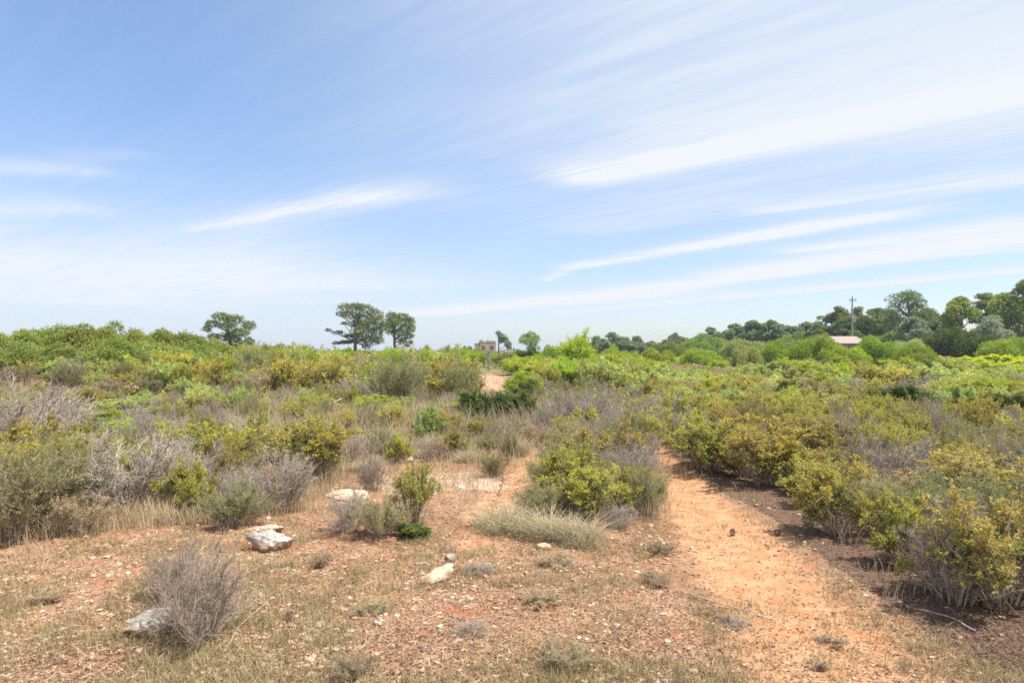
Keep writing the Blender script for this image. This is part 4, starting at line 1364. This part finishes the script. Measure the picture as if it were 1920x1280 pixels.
rock('dark_stone', 1540, 1256, 22, 13, 0.08, 'darkstone', 'dark clod with a grey face low on the red path', 12, 0.3, 0.5, 0.15, 'clod')
rock('limestone_rock', 845, 1050, 26, 12, 0.12, 'limestone', 'small whitish stone just behind the bright cream flat stone', 14, 0.3, 0.6, 0.2, 'stone')
rock('limestone_rock', 705, 1172, 24, 10, 0.1, 'limestone', 'little pale stone in herbs below the cream flat stone', 15, 0.3, 0.6, 0.2, 'stone')
rock('limestone_rock', 600, 1175, 30, 12, 0.1, 'limestone', 'small grey-white stone next to the dark upright clod', 16, 0.8, 0.6, 0.3, 'stone')


def stick(pts, r, mat, label, seed):
    rng = np.random.RandomState(seed)
    Q = []
    for px, py, lift in pts:
        x, y, z = ground_at(px, py)
        Q.append((x, y, z + lift))
    Q = np.array(Q)
    P = np.stack([np.interp(np.linspace(0, 1, 10), np.linspace(0, 1, len(Q)), Q[:, i]) for i in range(3)], 1)
    P[1:-1] += rng.normal(size=(8, 3)) * r * 0.7
    v, q = tubes(P[None], (r * np.linspace(1, 0.5, 10))[None], 7)
    o = link('fallen_branch', make_mesh('fallen_branch', v, [q], [M[mat]], smooth=True), None)
    return tag(o, label, 'branch')


stick([(545, 828, 0.32), (600, 832, 0.30), (662, 826, 0.35)], 0.035, 'whitetwig', 'long bleached branch lying level in the dry grass', 1)
stick([(520, 830, 0.3), (560, 810, 0.45), (640, 795, 0.75)], 0.03, 'whitetwig', 'slanting bleached stick propped in the dead scrub', 2)
stick([(935, 930, 0.0), (942, 925, 0.14), (943, 921, 0.30)], 0.016, 'darkstone', 'thin black upright stick beside the small round cushion', 3)
stick([(418, 1228, 0.02), (450, 1180, 0.04), (505, 1130, 0.03)], 0.005, 'whitetwig', 'thin pale twig lying from the dead shrub across the ground', 4)
stick([(1290, 1120, 0.015), (1390, 1145, 0.02), (1450, 1165, 0.015)], 0.007, 'browntwig', 'long dark twig lying across the red path', 5)
stick([(1830, 1190, 0.03), (1780, 1165, 0.04), (1700, 1140, 0.02)], 0.006, 'greytwig', 'grey fallen twig in the dark litter under the largest shrub', 6)


# ------------------------------------------------------------------ what nobody could count
def picked(n, seed, x0, x1, y0, y1, power=1.0):
    """Ground points spread so that near and far ground get their share, as photo pixels and world xy."""
    rng = np.random.RandomState(seed)
    px, py = x0 + rng.rand(n) * (x1 - x0), y0 + (rng.rand(n) ** power) * (y1 - y0)
    d = EYE * F / (py - HORIZON)
    return rng, px, py, (px - 960) / F * d, d


def make_pebbles():
    rng, px, py, x, y = picked(52000, 1, -200, 2120, 835, 1420)
    fr = in_poly(px, py, FRONT)
    pm = path_main(x, y)
    gv = polyline_mask(x, y, GRAVEL, 0.5)
    dens = 0.16 + 1.7 * np.clip(vnoise(x, y, 0.8) + 0.6 * vnoise(x, y, 2.6) + 0.32, 0, 1) ** 1.5
    keep = fr & (rng.rand(len(px)) < dens * (1 - 0.30 * pm)) | (rng.rand(len(px)) < gv) | (in_poly(px, py, LITTER_RIGHT) & (rng.rand(len(px)) < 0.05))
    x, y, pm, gv = x[keep], y[keep], pm[keep], gv[keep]
    n = len(x)
    iv, jf = ico(1)
    size = (0.004 + 0.024 * rng.rand(n) ** 5.0) * (1 - 0.35 * pm) * (0.75 + y / 20)
    sc = size[:, None] * np.stack([0.7 + 0.7 * rng.rand(n), 0.7 + 0.7 * rng.rand(n), 0.35 + 0.45 * rng.rand(n)], 1)
    a = rng.rand(n) * 6.283
    v = iv[None] * (1 + 0.22 * rng.normal(size=(n, len(iv), 1))) * sc[:, None]
    vx = v[..., 0] * np.cos(a)[:, None] - v[..., 1] * np.sin(a)[:, None]
    vy = v[..., 0] * np.sin(a)[:, None] + v[..., 1] * np.cos(a)[:, None]
    v = np.stack([vx + x[:, None], vy + y[:, None], v[..., 2] + (terrain(x, y) + sc[:, 2] * 0.35)[:, None]], -1)
    f = jf[None] + (np.arange(n) * len(iv))[:, None, None]
    ti = np.clip(rng.rand(n) ** 1.15 * (0.9 + 0.3 * gv) - 0.25 * pm, 0, 1)
    o = link('pebbles', make_mesh('pebbles', v.reshape(-1, 3), [f.reshape(-1, 3)], [M['pebble']], None, dict(tint=np.repeat(ti, len(jf)))))
    tag(o, 'pale and reddish pebbles strewn over the stony red ground', 'pebbles', kind='stuff')


def make_litter():
    rng, px, py, x, y = picked(120000, 2, -200, 2120, 800, 1420)
    fr, lr = in_poly(px, py, FRONT), in_poly(px, py, LITTER_RIGHT)
    pm = path_main(x, y)
    dens = np.where(lr, 1.0, np.where(fr, 0.85 * (0.5 + 1.2 * (vnoise(x, y, 1.1) + 0.5)), 0.25)) * (1 - 0.62 * pm)
    keep = rng.rand(len(px)) < dens
    x, y, lr = x[keep], y[keep], lr[keep]
    n = len(x)
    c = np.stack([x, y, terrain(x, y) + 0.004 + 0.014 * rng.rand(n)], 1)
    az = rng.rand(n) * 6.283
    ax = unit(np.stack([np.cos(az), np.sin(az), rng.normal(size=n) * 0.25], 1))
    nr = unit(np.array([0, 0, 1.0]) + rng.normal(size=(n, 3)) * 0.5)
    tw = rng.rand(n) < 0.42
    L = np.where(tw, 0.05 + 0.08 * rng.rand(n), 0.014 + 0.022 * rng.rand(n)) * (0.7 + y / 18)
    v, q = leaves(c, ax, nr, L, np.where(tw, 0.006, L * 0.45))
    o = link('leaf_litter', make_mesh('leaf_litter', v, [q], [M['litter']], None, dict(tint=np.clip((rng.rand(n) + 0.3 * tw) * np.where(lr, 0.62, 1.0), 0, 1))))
    tag(o, 'brown dead leaves and bits of twig on the ground', 'leaf litter', kind='stuff')


def make_herbs():
    rng, px, py, x, y = picked(15000, 3, -200, 2120, 850, 1420)
    fr = in_poly(px, py, FRONT)
    pm = path_main(x, y)
    dens = np.clip(2.6 * (vnoise(x, y, 0.75) * 0.8 + vnoise(x, y, 2.2) * 0.8) + 0.30, 0, 1) * (1 - 0.93 * pm)
    keep = fr & (rng.rand(len(px)) < dens)
    x, y = x[keep], y[keep]
    n, per = len(x), 26
    hue = np.repeat(rng.rand(n), per)
    H = np.repeat(0.028 + 0.085 * rng.rand(n) ** 2.2, per) * (0.6 + 0.6 * rng.rand(n * per))
    rad = np.repeat(0.03 + 0.06 * rng.rand(n), per)
    bx = np.repeat(x, per) + rng.normal(size=n * per) * rad
    by = np.repeat(y, per) + rng.normal(size=n * per) * rad
    base = np.stack([bx, by, terrain(bx, by) - 0.005], 1)
    v, q = blades(rng, base, H, 0.2 + 0.6 * rng.rand(n * per), np.full(n * per, 0.0055), 3)
    ti = np.clip(hue * 0.7 + 0.3 * rng.rand(n * per), 0, 1)
    o = link('low_herbs', make_mesh('low_herbs', v, [q], [M['herb']], None, dict(tint=np.repeat(ti, 2))))
    tag(o, 'short dry herbs sprouting between the stones', 'herbs', kind='stuff')


TAN = [(430, 850), (560, 880), (640, 885), (720, 865), (1000, 845), (1040, 760), (960, 770), (820, 745), (560, 755), (430, 800)]


def make_grass():
    rng, px, py, x, y = picked(52000, 4, -300, 2220, 690, 1180, 1.2)
    fr = in_poly(px, py, FRONT)
    tan = in_poly(px, py, TAN)
    right = px > 1250
    pm = np.maximum(path_main(x, y), path_trail(x, y) * (1 - 0.55 * sstep(y, 15, 28)))
    dens = np.where(tan, 1.25, np.where(right, 0.34, 0.62)) * np.clip(0.55 + 1.6 * vnoise(x, y, 0.5), 0.1, 1)
    dens = np.where(fr, np.where(py < 965, 0.16, 0.006), dens) * (1 - 0.97 * pm) * np.where(in_poly(px, py, LITTER_RIGHT), 0.015, 1)
    keep = rng.rand(len(px)) < dens
    x, y, tan, frk = x[keep], y[keep], tan[keep], fr[keep]
    n, per = len(x), 15
    T = np.repeat(tan, per)
    H = np.repeat(0.22 + 0.45 * rng.rand(n), per) * (0.6 + 0.6 * rng.rand(n * per)) * np.where(T, 1.3, 0.95) * np.repeat(np.where(frk, 0.55, 1.0) * (0.55 + 0.45 * sstep(y, 9.0, 14.0)), per)
    rad = np.repeat(0.05 + 0.10 * rng.rand(n), per) * np.repeat(0.7 + y / 20, per)
    bx = np.repeat(x, per) + rng.normal(size=n * per) * rad
    by = np.repeat(y, per) + rng.normal(size=n * per) * rad
    base = np.stack([bx, by, terrain(bx, by) - 0.01], 1)
    wd = np.repeat(0.0045 + 0.00032 * y, per)
    v, q = blades(rng, base, H, 0.08 + 0.5 * rng.rand(n * per), wd, 4)
    ti = np.clip(rng.rand(n * per) * 0.6 + np.repeat(rng.rand(n), per) * 0.4, 0, 1)
    o = link('dry_grass', make_mesh('dry_grass', v, [q], [M['straw']], None, dict(tint=np.repeat(ti, 3))))
    tag(o, 'tall straw-coloured dry grass growing through the scrub', 'dry grass', kind='stuff')


def make_distant():
    rng = np.random.RandomState(9)
    n = 2600
    y = 62 * (420 / 62) ** rng.rand(n)
    x = rng.uniform(-0.95, 0.95, n) * y
    rad = (0.8 + 0.9 * rng.rand(n)) * (0.9 + y / 160)
    hh = (0.45 + 0.45 * rng.rand(n)) * (0.9 + y / 400)
    cl = np.stack([x, y, terrain(x, y) + hh * 0.35, rad, rad, hh], 1)
    keep = (path_trail(x, y) < 0.1)
    cl = cl[keep]
    N = 230000
    v, q, ti, tp = crown_geo(rng, cl, N, 0.30, 0.13, 0.6, 0.6)
    hue = vnoise(v[::4, 0], v[::4, 1], 0.08) + 0.5
    ti = np.clip(ti * 0.5 + hue * 0.5, 0, 1)
    m = foliage_mat('distant_scrub_leaves', [(0.15, 0.13, 0.07), (0.17, 0.20, 0.05), (0.23, 0.29, 0.055), (0.20, 0.22, 0.07)], (0.36, 0.40, 0.09), 0.35)
    o = link('distant_scrub', make_mesh('distant_scrub', v, [q], [m], None, dict(tint=ti, tip=tp)))
    tag(o, 'far olive and green scrub running out to the horizon', 'scrub', kind='stuff')


def make_mass():
    rng = np.random.RandomState(77)
    VS, QS, MI, TI, TP, mats, n0 = [], [], [], [], [], [], 0
    for k, rows in MASS.items():
        mat = KINDS[k][14] if k != 'tussock' else None
        mat = mat or {'dead': 'heath', 'deadbrown': 'heath', 'tussock': 'heath'}[k]
        a = np.array(rows)
        cl = []
        for x, y, z, w, h in rows:
            for _ in range(5):
                t, r = rng.rand() * 6.283, math.sqrt(rng.rand()) * 0.30 * w
                cl.append((x + math.cos(t) * r, y + math.sin(t) * r, z + h * (0.30 + 0.30 * rng.rand()), w * 0.27, w * 0.27, h * 0.36))
        dist = float(np.median(a[:, 1]))
        L = max(0.09, dist * 0.0030)
        v, q, ti, tp = crown_geo(rng, cl, len(rows) * 330, L, L * 0.42, 0.4, 0.5)
        VS.append(v); QS.append(q + n0); n0 += len(v)
        MI.append(np.full(len(q), len(mats))); TI.append(ti); TP.append(tp)
        mats.append(M[mat])
    if VS:
        o = link('scrub', make_mesh('scrub', np.concatenate(VS), [np.concatenate(QS)], mats, np.concatenate(MI), dict(tint=np.concatenate(TI), tip=np.concatenate(TP))))
        tag(o, 'low far scrub of many small bushes grown together', 'scrub', kind='stuff')
        print('mass', sum(len(r) for r in MASS.values()))


make_mass()
make_pebbles()
make_litter()
make_herbs()
make_grass()
make_distant()
print('placed', len(PLACED), 'objects', len(S.objects))


# ------------------------------------------------------------------ the air
hv, hf = box(-2600, 2600, -2600, 2600, -1.6, 13.0)
hm = bpy.data.materials.new('air')
hm.use_nodes = True
hm.node_tree.nodes.remove(hm.node_tree.nodes['Principled BSDF'])
pv = hm.node_tree.nodes.new('ShaderNodeVolumePrincipled')
pv.inputs['Color'].default_value = (0.80, 0.88, 1.0, 1)
pv.inputs['Density'].default_value = 0.0004
pv.inputs['Anisotropy'].default_value = 0.2
hm.node_tree.links.new(pv.outputs[0], hm.node_tree.nodes['Material Output'].inputs['Volume'])
tag(link('haze', make_mesh('haze', hv, [hf], [hm])), kind='stuff')
